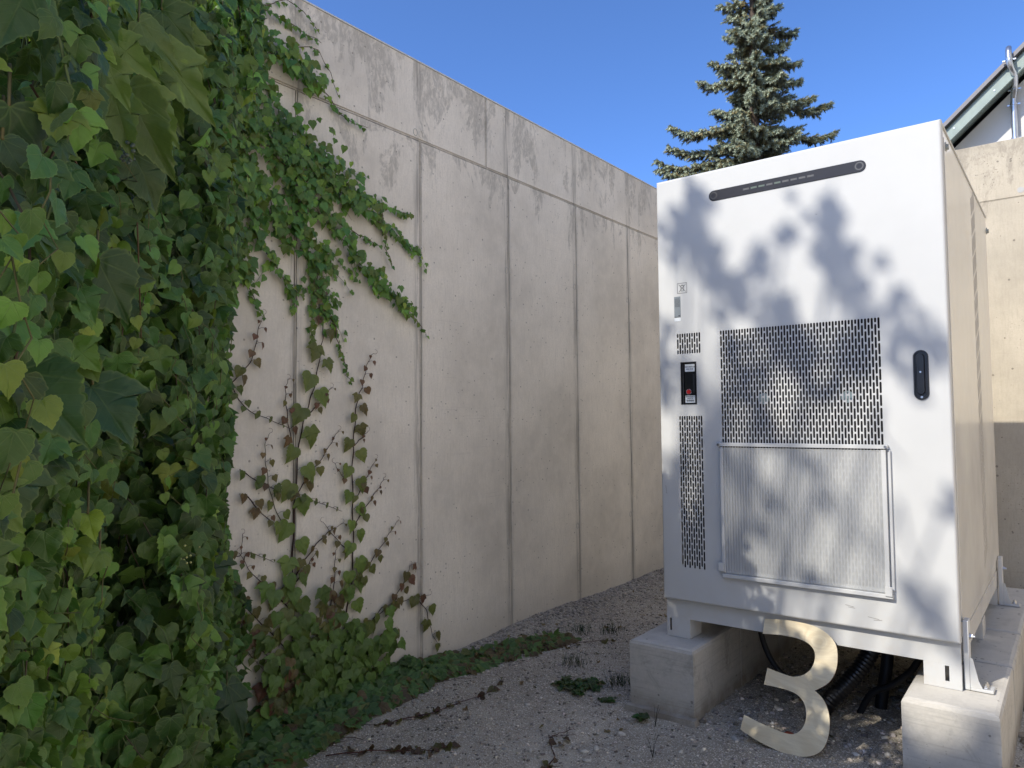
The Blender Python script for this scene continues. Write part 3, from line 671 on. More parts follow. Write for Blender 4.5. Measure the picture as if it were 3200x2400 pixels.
# ================================================================= hose and cables under the cabinet
hp = [(2.045, 3.62, .47), (2.03, 3.58, .33), (1.99, 3.52, .22), (1.93, 3.46, .13), (1.86, 3.41, .045), (1.80, 3.38, -.06)]
ph = smoothpath(hp, 22); tb = Tubes(); tot = len(ph)
tb.add(ph, lambda t: .036 + .0032 * math.sin(t * 2 * math.pi * 36), None, 14, (.014, .014, .016))
HS = empty('corrugated_hose', (1.9, 3.45, 0), 'thick black corrugated hose dropping from the cabinet behind the wooden 3', 'hose'); tb.build('hose', tintmat('black_hose', .35, .5), HS)
tb = Tubes(); tb.add(smoothpath([(2.06, 3.70, .47), (2.05, 3.66, .2), (2.03, 3.63, .05), (2.02, 3.62, -.05)], 8), .026, .026, 12, (.012, .012, .014))
o_ = tb.build('black_cable', tintmat('cable_skin', .5), None); tag(o_, 'straight thick black cable going down right of the corrugated hose', 'cable')
tb = Tubes(); tb.add(smoothpath([(1.565, 3.42, .47), (1.568, 3.40, .33), (1.592, 3.40, .23), (1.643, 3.39, .153), (1.70, 3.38, .118), (1.774, 3.38, .09), (1.83, 3.39, .0), (1.84, 3.39, -.04)], 8), .013, .013, 10, (.012, .012, .014))
o_ = tb.build('black_cable', tintmat('cable_skin', .5), None); tag(o_, 'black cable curving down on the left seen through the wooden 3', 'cable')
tb = Tubes(); tb.add(smoothpath([(2.25, 3.52, .47), (2.235, 3.50, .33), (2.20, 3.50, .265), (2.163, 3.50, .206), (2.089, 3.50, .136), (2.013, 3.50, .087), (1.95, 3.50, -.04)], 8), .014, .014, 10, (.012, .012, .014))
o_ = tb.build('black_cable', tintmat('cable_skin', .5), None); tag(o_, 'black cable sagging left from beside the right concrete base', 'cable')

# ================================================================= leaf machinery
def outline(kind):
    if kind == 0:   # three-lobed, toothed
        h = [(.0, .0), (.10, -.10), (.24, -.155), (.38, -.12), (.47, -.02), (.53, .08), (.66, .22), (.78, .42), (.62, .43), (.54, .40), (.47, .47), (.45, .56), (.36, .62), (.33, .76), (.22, .84), (.12, 1.0), (0, 1.16)]
    elif kind == 1:  # heart with shallow shoulders and a drawn-out tip
        h = [(.0, .0), (.10, -.055), (.24, -.09), (.37, -.06), (.47, .02), (.52, .16), (.55, .31), (.46, .36), (.47, .47), (.36, .55), (.33, .68), (.22, .75), (.14, .90), (.05, 1.0), (0, 1.12)]
    elif kind == 2:  # rounder young leaf
        h = [(.0, .02), (.12, -.04), (.28, -.06), (.42, .03), (.49, .16), (.50, .34), (.43, .50), (.34, .64), (.20, .78), (.08, .90), (0, .98)]
    elif kind == 3:  # cheap heart
        h = [(.0, .0), (.22, -.08), (.46, .05), (.55, .34), (.36, .60), (.14, .88), (0, 1.1)]
    else:            # cheap lobed
        h = [(.0, .0), (.22, -.14), (.50, .02), (.74, .40), (.47, .46), (.32, .74), (0, 1.14)]
    h = np.array(h); L = h[1:-1][::-1] * [-1, 1]
    return np.concatenate([h, L])
def template(kind, rings):
    o = outline(kind); n = len(o); c = np.array([0, .36]); V = []; rim = []
    f = [1.0] if rings == 1 else [1.0, .55]
    for s in f: V.append(c + (o - c) * s); rim += [s] * n
    V = np.concatenate(V + [c[None]]); rim.append(0.0)
    T = []
    for i in range(n):
        j = (i + 1) % n
        if rings == 1: T.append((i, j, n))
        else: T += [(i, j, n + j), (i, n + j, n + i), (n + i, n + j, 2 * n)]
    return V, np.array(rim), np.array(T)
_o = outline
def outline(kind):
    if kind < 5: return _o(kind)
    o = _o(kind - 5); out = []; c = np.array([0, .36])
    for i in range(len(o)):
        a, b = o[i], o[(i + 1) % len(o)]; out.append(a)
        if np.linalg.norm(b - a) > .12 and a[1] > -.05:
            for t, q in ((.38, .012), (.58, -.020)):
                m_ = a + (b - a) * t; out.append(m_ + (m_ - c) / np.linalg.norm(m_ - c) * q)
    return np.array(out)
TPL = [template(0, 2), template(1, 2), template(2, 2), template(3, 1), template(4, 1), template(5, 2), template(6, 2), template(7, 2)]
class Leaves:
    def __init__(s): s.L = []
    def add(s, pos, tip, nrm, size, colr, kind, fold=.25, droop=.25, wave=.03, big=False, wid=1.0):
        s.L.append((np.asarray(pos, float), np.asarray(tip, float), np.asarray(nrm, float), size, colr, kind, fold, droop, wave, big, wid))
    def geo(s, L):
        pos, T, N, size, colr, kind, fold, droop, wave, big, wid = L
        T = T / np.linalg.norm(T); N = N - T * (N @ T); N /= (np.linalg.norm(N) + 1e-9); X = np.cross(T, N)
        if kind < 3 and size / np.linalg.norm(pos - CAM) > .030: kind += 5
        V, rim, F_ = TPL[kind]; x, y = V[:, 0], V[:, 1]
        ph = (pos[0] * 57 + pos[2] * 91) % 6.28
        z = fold * (np.sqrt(x * x + .012) - .11) * .95 - droop * (np.clip(y, 0, 2) ** 2) - .25 * droop * np.abs(x) ** 2 * 2 + wave * np.sin(9 * x + 7 * y + ph) * rim + 1.1 * wave * np.sin(4.3 * x - 3.1 * y + 2 * ph) - .22 * np.clip(np.abs(x) - .34, 0, 1) * (1 + np.sin(ph * 2.3))
        if kind not in (3, 4):
            z = z - .035 * np.exp(-(np.abs(x) / .03) ** 2) - .12 * np.clip(rim - .9, 0, 1) * np.sin(ph * 3)
        P = pos + size * (wid * x[:, None] * X + y[:, None] * T + z[:, None] * N)
        lc = np.stack([x, y, rim], -1); c = np.tile(np.array([*colr, 1.0]), (len(V), 1))
        return P, F_, lc, c
    def build(s, parent, most=300, minpx=0, name='leaf', mass='leaf_mass'):
        # the ones that show largest from the viewpoint become single parts, the rest one mass
        fx = np.array(F); rx, ux = np.array(Rv), np.array(Uv)
        sc = []
        for L in s.L:
            q = L[0] - CAM; w = q @ fx
            a, b = (q @ rx) / w * 2271, (q @ ux) / w * 2271
            inside = w > .1 and abs(a) < 1640 and abs(b) < 1240
            sc.append((L[3] / max(w, .1) + (.5 if L[9] else 0)) if inside else -1)
        order = np.argsort(-np.array(sc)); single = set(order[:most].tolist())
        single = {i for i in single if sc[i] > 0 and sc[i] * 2271 > minpx}
        Pv, Pf, Pl, Pc, b = [], [], [], [], 0
        for i, L in enumerate(s.L):
            P, f_, lc, c = s.geo(L)
            if i in single: pydata(name, P, f_, M['leaf'], parent, True, {'tint': c, 'lc': lc})
            else: Pv.append(P); Pf.append(f_ + b); Pl.append(lc); Pc.append(c); b += len(P)
        if Pv:
            o = pydata(mass, np.concatenate(Pv), np.concatenate(Pf), M['leaf'], parent, True, {'tint': np.concatenate(Pc), 'lc': np.concatenate(Pl)})
            o['kind'] = 'stuff'
def green(dark=.5):
    "a leaf's own colour"
    t = random.random()
    if t < .03: c = (.20, .29, .04)
    elif t < .32: c = (.13, .24, .042)
    else: c = (.074, .165, .038)
    f = random.uniform(.7, 1.25); g_ = random.uniform(.85, 1.15)
    return (c[0] * f * g_, c[1] * f, c[2] * f)
def rn(s=1.0): return rng.normal(0, s, 3)
nrm_ = lambda v: v / (np.linalg.norm(v) + 1e-9)

# ================================================================= thick ivy curtain
IV = empty('hanging_ivy', (.9, .9, 0), 'thick dark green ivy curtain filling the left edge, with large lobed leaves on top', 'ivy')
A0 = np.array([.02, 1.66, 0.]); TT = nrm_(np.array([1.55, -1.30, 0.])); NN = np.array([.640, .769, 0.])
lv = Leaves(); st = Tubes()
def csurf(s_, z_):
    "front surface of the curtain; s_ along it from the wall, z_ up"
    bulge = .05 * math.sin(s_ * 5 + z_ * 2.2) + .045 * math.sin(z_ * 4.1 + s_ * 9) + .03 * math.sin(s_ * 17 + z_ * 6)
    edge = .16 * max(0, 1 - s_ / .35)
    zed = -.09 * math.exp(-((z_ - 1.4) / .3) ** 2) + .10 * math.exp(-((z_ - 1.0) / .25) ** 2)
    return A0 + TT * (s_ + zed * max(0, 1 - s_ / .5)) + NN * (bulge - edge * .3) + np.array([0, 0, z_])
for s_ in np.arange(.0, 2.75, .0165):
    ns = 1
    z = 3.12 - .57 * s_ + random.uniform(0, .08)
    zlow = random.uniform(-.02, .25) if s_ < 1.6 else random.uniform(-.1, .4)
    depth = random.choice((0, 0, 0, .06, .12, .2))
    pts_, zz, off = [], z, random.uniform(-.02, .02); side = 1
    tone = random.uniform(.75, 1.2)
    while zz > zlow:
        off += random.gauss(0, .006); off = max(-.05, min(.05, off))
        p = csurf(s_ + off, zz) - NN * depth; hole = math.sin(s_ * 6.1 + zz * 3.3 + 1.2) * math.sin(zz * 5.3 - s_ * 2.9) + .5 * math.sin(s_ * 13 + zz * 9)
        if hole > .25: p = p - np.array([.9, -.1, 0]) * .22 * min(1, (hole - .25) * 2)
        pts_.append(p)
        if hole > .75 and random.random() < .4: zz -= .03; continue
        size = random.uniform(.032, .064) * (1 - .15 * (s_ > 1.5))
        a_ = random.uniform(-.9, .9)
        tipd = np.array([random.gauss(.12, .30), random.gauss(.02, .30), -1.0 + random.uniform(0, .55)])
        nr = np.array([.85, .12, .42]) + rn(.42)
        pp = p + np.array([.03, .0, .01]) * random.random() + TT * side * random.uniform(.01, .045)
        c_ = green(); tn_ = tone * random.uniform(.45, 1.3); c_ = tuple(q_ * tn_ for q_ in c_)
        kd = random.choice((0, 0, 0, 1, 1, 2)) if s_ > .2 else random.choice((0, 4, 1, 3))
        lv.add(pp, tipd, nr, size, c_, kd, random.uniform(.05, .6), random.uniform(.0, .6), random.uniform(.01, .06))
        side = -side
        zz -= random.uniform(.019, .040)
    if len(pts_) > 3 and random.random() < .55:
        st.add([p_ + np.array([.012, 0, 0]) for p_ in pts_[::2]], .0022, .0012, 4, (.085, .065, .04) if random.random() < .4 else (.10, .14, .05))
# second, looser layer standing proud, smaller bright tips
for q in range(46):
    s_ = random.uniform(.0, 2.3); z = random.uniform(.8, 3.0 - .57 * s_); n_ = random.randint(5, 15); side = 1; pts_ = []
    br = random.random() < .28
    for j in range(n_):
        p = csurf(s_ + .01 * j * random.uniform(-1, 1), z - j * .034) + NN * .02 + np.array([.02 + .02 * random.random(), 0, 0]); pts_.append(p)
        size = random.uniform(.030, .05) * (1 - .5 * j / n_)
        c_ = (random.uniform(.12, .20), random.uniform(.21, .30), .035) if (br and j > n_ * .35) else green()
        lv.add(p + TT * side * .02, np.array([random.gauss(0, .3), random.gauss(0, .3), -.8]), np.array([.9, .2, .4]) + rn(.25), size, c_, random.choice((1, 2, 2)), .2, .2, .02); side = -side
    if len(pts_) > 2: st.add(pts_, .0015, .0008, 4, (.13, .13, .05))
BIG = [([1.611, 0.376, 1.368],
 [1.678, 0.435, 1.274], 0),
 ([1.716, 0.34, 1.859],
 [1.711, 0.315, 1.78], 0),
 ([1.68, 0.371, 1.888],
 [1.661, 0.381, 1.839], 0),
 ([1.415, 0.551, 1.956],
 [1.376, 0.477, 1.894], 2),
 ([1.56, 0.453, 1.958],
 [1.573, 0.457, 1.88], 0),
 ([1.372, 0.584, 2.01],
 [1.405, 0.663, 1.946], 2),
 ([1.221, 0.707, 2.143],
 [1.251, 0.804, 2.059], 2),
 ([1.022, 0.843, 2.202],
 [1.067, 0.974, 2.05], 2),
 ([1.172, 0.731, 2.025],
 [1.183, 0.831, 1.918], 2),
 ([1.248, 0.669, 1.98],
 [1.274, 0.77, 1.793], 2),
 ([1.31, 0.62, 1.935],
 [1.309, 0.657, 1.813], 2),
 ([1.383, 0.572, 1.958],
 [1.391, 0.623, 1.877], 2),
 ([1.521, 0.464, 1.808],
 [1.534, 0.42, 1.81], 0),
 ([0.95, 0.891, 2.159],
 [0.944, 0.951, 2.035], 2),
 ([1.156, 0.731, 1.885],
 [1.156, 0.794, 1.775], 1),
 ([1.328, 0.589, 1.6],
 [1.328, 0.654, 1.485], 0),
 ([1.076, 0.782, 1.669],
 [1.123, 0.807, 1.656], 0),
 ([1.237, 0.653, 1.596],
 [1.278, 0.717, 1.591], 0),
 ([0.485, 1.245, 1.659],
 [0.543, 1.349, 1.578], 0),
 ([0.507, 1.224, 1.688],
 [0.577, 1.289, 1.661], 0),
 ([1.333, 0.583, 1.366],
 [1.404, 0.627, 1.267], 0),
 ([1.707, 0.325, 1.698],
 [1.667, 0.346, 1.585], 0),
 ([1.681, 0.328, 1.482],
 [1.709, 0.33, 1.443], 0),
 ([0.365, 1.438, 0.366],
 [0.52, 1.461, 0.138], 0),
 ([1.186, 0.688, 1.345],
 [1.2, 0.73, 1.277], 2),
 ([1.713, 0.317, 1.652],
 [1.723, 0.342, 1.609], 0),
 ([1.015, 0.856, 2.314],
 [1.039, 0.928, 2.242], 1),
 ([1.642, 0.355, 1.273],
 [1.655, 0.374, 1.205], 0),
 ([1.499, 0.464, 1.555],
 [1.55, 0.478, 1.521], 1),
 ([1.361, 0.568, 1.132],
 [1.378, 0.573, 1.083], 3),
 ([1.428, 0.52, 1.095],
 [1.465, 0.521, 1.057], 3),
 ([1.306, 0.612, 1.054],
 [1.346, 0.576, 1.022], 3),
 ([1.669, 0.337, 1.244],
 [1.691, 0.347, 1.15], 0),
 ([1.482, 0.511, 1.994],
 [1.442, 0.477, 1.957], 0),
 ([0.444, 1.302, 0.848],
 [0.521, 1.308, 0.72], 0),
 ([0.81, 0.977, 1.06],
 [0.865, 1.039, 0.995], 0),
 ([1.235, 0.675, 1.942],
 [1.231, 0.633, 1.886], 4),
 ([1.073, 0.807, 2.193],
 [1.033, 0.795, 2.111], 2),
 ([0.83, 0.999, 2.393],
 [0.81, 1.08, 2.257], 2)]
for i_, (a, b, k_) in enumerate(BIG):
    a, b = np.array(a), np.array(b); d = b - a; L_ = np.linalg.norm(d)
    colr = {0: (.045, .100, .036), 1: (.06, .12, .03), 2: (.12, .19, .05), 3: (.20, .30, .04), 4: (.16, .045, .03)}[k_]
    f = random.uniform(.7, 1.3); colr = tuple(q_ * f for q_ in colr)
    view = nrm_(CAM - a)
    nr = view * 1.0 + np.array([.1, .25, .45]) * (1 if k_ != 3 else .4) + rn(.16)
    if k_ == 2: nr = view * .75 + np.array([.35, -.45, .45]) + rn(.15)
    lv.add(a, d, nr, max(L_, .045) * ((.92 if k_ != 2 else .85) if i_ != 23 else .62), colr, 0 if (L_ > .07 and i_ % 3) else 1, .38 if k_ == 2 else .22, .25 if k_ == 2 else .2, .035, True, .62 if k_ == 2 else (.6 if i_ == 23 else .95))
    back = a - view * .12 + np.array([0, 0, .06]); st.add(smoothpath([a, (a + back) / 2 + np.array([0, 0, .02]), back], 4), .0022, .0026, 5, (.15, .13, .05))
# long bare stems in the gaps
for pts_ in ([(1.55, .40, 1.80), (1.50, .47, 1.74), (1.44, .52, 1.71)], [(1.20, .72, 1.72), (1.17, .74, 1.60), (1.14, .76, 1.48)]):
    st.add(smoothpath(pts_, 5), .0019, .0014, 6, (.11, .07, .035))
st.build('stems', M['stem'], IV)['kind'] = 'stuff'
lv.build(IV, 300)
# berries
for (c0, n_, cl) in (((1.285, .66, 1.83), 14, (.06, .085, .06)), ((1.08, .90, .98), 12, (.42, .42, .16)), ((.92, .98, .88), 12, (.30, .34, .10))):
    v_, f_ = [], []
    bm = bmesh.new()
    for j in range(n_):
        p = np.array(c0) + rn(.010); mt = Matrix.Translation(p.tolist()); bmesh.ops.create_icosphere(bm, subdivisions=2, radius=random.uniform(.0028, .0042) * (1.15 if cl[0] < .1 else .7), matrix=mt)
    fin(bm, 'berry_cluster', simple('berry', cl, .45), IV, True)
# thick dark sheet added inside to darken the gaps and stop sunlight
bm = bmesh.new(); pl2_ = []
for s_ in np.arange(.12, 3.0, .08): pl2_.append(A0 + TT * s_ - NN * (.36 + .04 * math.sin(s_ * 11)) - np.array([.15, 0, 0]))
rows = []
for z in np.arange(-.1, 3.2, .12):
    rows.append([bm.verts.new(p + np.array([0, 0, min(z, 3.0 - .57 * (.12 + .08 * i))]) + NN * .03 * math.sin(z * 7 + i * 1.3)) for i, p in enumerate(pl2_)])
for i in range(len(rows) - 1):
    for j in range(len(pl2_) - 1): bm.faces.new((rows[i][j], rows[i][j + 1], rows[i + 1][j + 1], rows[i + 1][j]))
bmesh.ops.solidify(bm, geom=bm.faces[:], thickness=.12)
fin(bm, 'dark_backing', M['shade_sheet'], IV)['kind'] = 'stuff'

# ================================================================= ivy on the wall, upper part
TR = empty('wall_ivy', (.05, 2.0, 3.1), 'green ivy runners trailing diagonally across the top of the concrete wall', 'ivy')
lv = Leaves(); st = Tubes()
TRAIL = [([(1.617, 2.928),
 (1.839, 2.919),
 (2.062, 2.866)], 0.078, 0.047, 1),
 ([(2.062, 2.866),
 (2.21, 2.774),
 (2.369, 2.745)], 0.008, 0.003, 0.6),
 ([(1.658, 3.065),
 (1.814, 3.096),
 (1.959, 3.085),
 (2.087, 3.063)], 0.014, 0.005, 0.6),
 ([(1.746, 3.085),
 (1.933, 3.192),
 (2.087, 3.108)], 0.006, 0.004, 0.3),
 ([(1.6, 2.666),
 (1.75, 2.599),
 (1.937, 2.556)], 0.114, 0.078, 1),
 ([(1.937, 2.556),
 (2.09, 2.493),
 (2.253, 2.425)], 0.083, 0.052, 1),
 ([(2.253, 2.425),
 (2.461, 2.383),
 (2.671, 2.369)], 0.031, 0.006, 0.8),
 ([(1.938, 2.45),
 (2.143, 2.397),
 (2.34, 2.355)], 0.062, 0.041, 1),
 ([(2.311, 2.348),
 (2.523, 2.266),
 (2.756, 2.175)], 0.027, 0.005, 0.9),
 ([(1.843, 2.465),
 (2.039, 2.328),
 (2.171, 2.205)], 0.072, 0.031, 1),
 ([(2.171, 2.205),
 (2.34, 2.057),
 (2.523, 1.945),
 (2.669, 1.855)], 0.037, 0.019, 1),
 ([(2.669, 1.855),
 (2.807, 1.733)], 0.004, 0.002, 0.4),
 ([(1.963, 2.352),
 (1.989, 2.147),
 (2.066, 1.991)], 0.057, 0.036, 1),
 ([(2.066, 1.991),
 (2.106, 1.868),
 (2.159, 1.766)], 0.035, 0.016, 1),
 ([(2.159, 1.766),
 (2.214, 1.618),
 (2.276, 1.462)], 0.006, 0.003, 0.8),
 ([(2.054, 1.946),
 (2.049, 1.818),
 (2.042, 1.638)], 0.014, 0.006, 0.8),
 ([(1.622, 2.518),
 (1.709, 2.288),
 (1.755, 2.1)], 0.062, 0.031, 1),
 ([(1.755, 2.1),
 (1.847, 1.976),
 (1.942, 1.888),
 (2.004, 1.854)], 0.023, 0.006, 0.7),
 ([(1.719, 2.39),
 (1.845, 2.22),
 (1.893, 2.086)], 0.031, 0.026, 1),
 ([(1.636, 2.211),
 (1.658, 2.042),
 (1.692, 1.892)], 0.057, 0.031, 1),
 ([(2.198, 2.233),
 (2.4, 2.183),
 (2.461, 2.171)], 0.017, 0.004, 0.6),
 ([(2.461, 2.383),
 (2.492, 2.2),
 (2.539, 2.066)], 0.008, 0.003, 0.6),
 ([(1.68, 3.015),
 (1.886, 2.98),
 (2.087, 3.019),
 (2.196, 2.848)], 0.012, 0.004, 0.25),
 ([(1.618, 2.889),
 (1.621, 2.557),
 (1.625, 2.209)], 0.093, 0.072, 1),
 ([(1.748, 2.862),
 (1.841, 2.733),
 (1.937, 2.619)], 0.017, 0.017, 0.9),
 ([(1.575, 3.027),
 (1.617, 2.928)], 0.093, 0.083, 1),
 ([(1.691, 1.911),
 (1.758, 1.803),
 (1.803, 1.729)], 0.017, 0.003, 0.5),
 ([(2.091, 2.124),
 (2.145, 2.047),
 (2.185, 1.966)], 0.021, 0.008, 0.7)]
def along(P, t):
    d = np.array([0] + list(np.cumsum(np.linalg.norm(np.diff(P, axis=0), axis=1)))); x = t * d[-1]
    return np.array([np.interp(x, d, P[:, k_]) for k_ in range(P.shape[1])]), d[-1]
for poly, w0, w1, dens in TRAIL:
    if w0 > .03: w0 *= 1.25; w1 *= 1.2
    P = np.array(smoothpath([(a, b) for a, b in poly], 6)); _, L_ = along(P, 1); wm = (w0 + w1) / 2
    n_ = int(L_ * (2 * wm + .035) / (.052 ** 2) * 4.6 * dens) + 4
    nst = max(1, int(wm / .03)); 
    for q in range(nst):
        o0 = random.uniform(-.8, .8) if nst > 1 else 0
        path = []
        for t in np.linspace(0, 1, 12):
            c_, _ = along(P, t); w_ = w0 + (w1 - w0) * t; path.append((.012 + .02 * random.random(), c_[0] + o0 * w_ + random.gauss(0, .004), c_[1] + o0 * w_ * .6 + random.gauss(0, .004)))
        st.add(path, .0026, .0012, 4, (.14, .11, .07))
    for j in range(n_):
        t = (j + random.random()) / n_; c_, _ = along(P, t); w_ = w0 + (w1 - w0) * t
        o1 = random.gauss(0, .68) * w_; o2 = random.gauss(0, .6) * w_
        thin = max(0, 1 - w_ / .02); size = random.uniform(.020, .044) * (1 - .35 * thin) * (1 - .25 * t * (w1 < .02)); lift = (.012 + random.random() * min(.10, w_ * 1.1 + .015))
        lvl = lift
        c = green(); f = 1.3; c = tuple(q_ * f for q_ in c)
        if random.random() < .16 + .2 * thin: c = (.13, .19, .04)
        lv.add((lvl, c_[0] + o1, c_[1] + o2), np.array([.18 + random.gauss(0, .2), random.gauss(.15, .45), -.85]), np.array([.9, -.12, .35]) + rn(.28), size, c, random.choice((0, 1, 1, 3, 4)), .2, random.uniform(.1, .35), .03)
# fine side sprigs that fan out of the dense bands
for q in range(75):
    poly, w0, w1, dens = random.choice([t_ for t_ in TRAIL if t_[1] > .02]); P = np.array(smoothpath([(a, b) for a, b in poly], 6)); t0_ = random.uniform(.1, .9)
    c_, L_ = along(P, t0_); c2, _ = along(P, min(1, t0_ + .05)); c1, _ = along(P, max(0, t0_ - .05)); a_ = math.atan2(*(c2 - c1)[::-1]) + random.gauss(.05, .38); ln = random.uniform(.08, .20); n_ = int(ln / .013); path = []
    off = random.gauss(0, .5) * w0
    for j in range(n_):
        a_ += random.gauss(-.015, .05); c_ = c_ + np.array([math.cos(a_), math.sin(a_)]) * .013; path.append((.014, c_[0] + off, c_[1] + off * .4))
        f = 1 - j / n_
        if random.random() < .6: lv.add((.018 + .02 * random.random() * f, c_[0] + off + random.gauss(0, .008), c_[1] + off * .4 + random.gauss(0, .008)), np.array([.2, random.gauss(.3, .5), -.8]), np.array([.9, -.1, .35]) + rn(.3), random.uniform(.014, .026) + .018 * f * random.random(), tuple(np.array(green()) * random.uniform(1.1, 1.6)), random.choice((1, 3, 4)), .25, .3, .03)
    if len(path) > 2: st.add(path, .0013, .0006, 3, (.15, .13, .07))
st.build('stems', M['stem'], TR)['kind'] = 'stuff'
lv.build(TR, 300)

# ================================================================= young vine climbing from the foot of the wall
VN = empty('climbing_vine', (.05, 2.1, 0), 'young vine with dark red shoots climbing up the concrete wall from its foot', 'vine')
lv = Leaves(); st = Tubes()
VINES = [([(1.959, 0.175),
 (1.964, 0.477),
 (1.956, 0.654),
 (1.966, 0.889),
 (1.988, 1.186),
 (2.03, 1.343),
 (2.074, 1.467),
 (2.104, 1.618),
 (2.118, 1.72),
 (2.099, 1.856),
 (2.107, 1.952),
 (2.125, 1.967)], 1.0),
 ([(1.968, 0.96),
 (2.047, 1.05),
 (2.121, 1.132),
 (2.19, 1.224),
 (2.211, 1.249)], 0.5),
 ([(2.031, 1.319),
 (2.105, 1.381),
 (2.15, 1.432),
 (2.166, 1.449)], 0.5),
 ([(1.948, 1.199),
 (1.924, 1.331),
 (1.916, 1.426),
 (1.929, 1.48)], 0.5),
 ([(1.957, 0.595),
 (2.049, 0.699),
 (2.138, 0.772),
 (2.231, 0.81)], 0.8),
 ([(1.971, 0.581),
 (2.035, 0.641),
 (2.078, 0.695)], 0.8),
 ([(2.225, 0.249),
 (2.289, 0.536),
 (2.296, 0.79),
 (2.291, 1.047),
 (2.303, 1.24),
 (2.32, 1.384),
 (2.353, 1.463),
 (2.379, 1.557),
 (2.414, 1.619),
 (2.437, 1.625)], 0.85),
 ([(2.304, 1.176),
 (2.354, 1.213),
 (2.388, 1.241)], 0.45),
 ([(2.255, 1.011),
 (2.215, 1.052),
 (2.183, 1.098)], 0.4),
 ([(2.312, 0.917),
 (2.388, 1.028),
 (2.44, 1.104)], 0.5),
 ([(2.296, 0.79),
 (2.397, 0.896),
 (2.467, 0.969),
 (2.494, 1.007)], 0.5),
 ([(2.28, 0.665),
 (2.2, 0.739),
 (2.119, 0.83)], 0.55),
 ([(2.289, 0.498),
 (2.397, 0.595),
 (2.503, 0.698),
 (2.585, 0.782)], 0.55),
 ([(1.959, 0.268),
 (1.856, 0.385),
 (1.752, 0.498),
 (1.665, 0.615),
 (1.628, 0.708)], 0.7),
 ([(1.958, 0.455),
 (1.855, 0.568),
 (1.763, 0.652),
 (1.7, 0.751)], 0.7),
 ([(1.925, 0.208),
 (1.818, 0.316),
 (1.741, 0.412),
 (1.678, 0.514)], 0.65),
 ([(1.913, 0.824),
 (1.852, 0.959),
 (1.824, 1.088),
 (1.817, 1.192),
 (1.84, 1.243)], 0.4),
 ([(1.609, 1.418),
 (1.668, 1.465),
 (1.749, 1.559),
 (1.78, 1.688),
 (1.805, 1.755)], 0.6),
 ([(1.632, 1.485),
 (1.719, 1.353),
 (1.836, 1.302),
 (1.945, 1.259)], 0.45),
 ([(1.697, 1.095),
 (1.798, 1.032),
 (1.933, 0.975),
 (2.062, 0.933),
 (2.231, 0.867)], 0.45),
 ([(1.722, 0.993),
 (1.826, 0.881),
 (1.948, 0.808)], 0.6),
 ([(2.233, 0.209),
 (2.364, 0.266),
 (2.467, 0.36),
 (2.557, 0.368),
 (2.708, 0.371),
 (2.818, 0.364)], 0.6),
 ([(2.708, 0.371),
 (2.787, 0.292),
 (2.828, 0.171),
 (2.889, 0.071)], 0.5),
 ([(2.449, 0.337),
 (2.539, 0.371),
 (2.632, 0.475),
 (2.674, 0.543)], 0.45),
 ([(2.298, 0.18),
 (2.432, 0.211),
 (2.575, 0.229)], 0.7),
 ([(2.11, 0.253),
 (2.155, 0.352),
 (2.193, 0.46)], 0.7),
 ([(2.14, 0.245),
 (2.185, 0.555),
 (2.192, 0.69)], 0.7),
 ([(2.051, 0.22),
 (2.11, 0.386),
 (2.17, 0.557)], 0.8),
 ([(2.233, 0.172),
 (2.33, 0.274),
 (2.432, 0.328)], 0.8),
 ([(1.713, 0.694),
 (1.737, 0.746),
 (1.788, 0.727),
 (1.867, 0.686)], 0.4),
 ([(1.679, 0.481),
 (1.729, 0.36),
 (1.812, 0.25)], 0.3),
 ([(1.641, 0.673),
 (1.655, 0.487),
 (1.668, 0.343)], 0.6),
 ([(1.604, 0.776),
 (1.7, 0.74),
 (1.712, 0.827)], 0.5),
 ([(2.052, 0.149),
 (1.939, 0.134),
 (1.899, 0.101)], 0.9),
 ([(1.967, 0.126),
 (1.859, 0.045),
 (1.769, 0.052)], 0.9)]
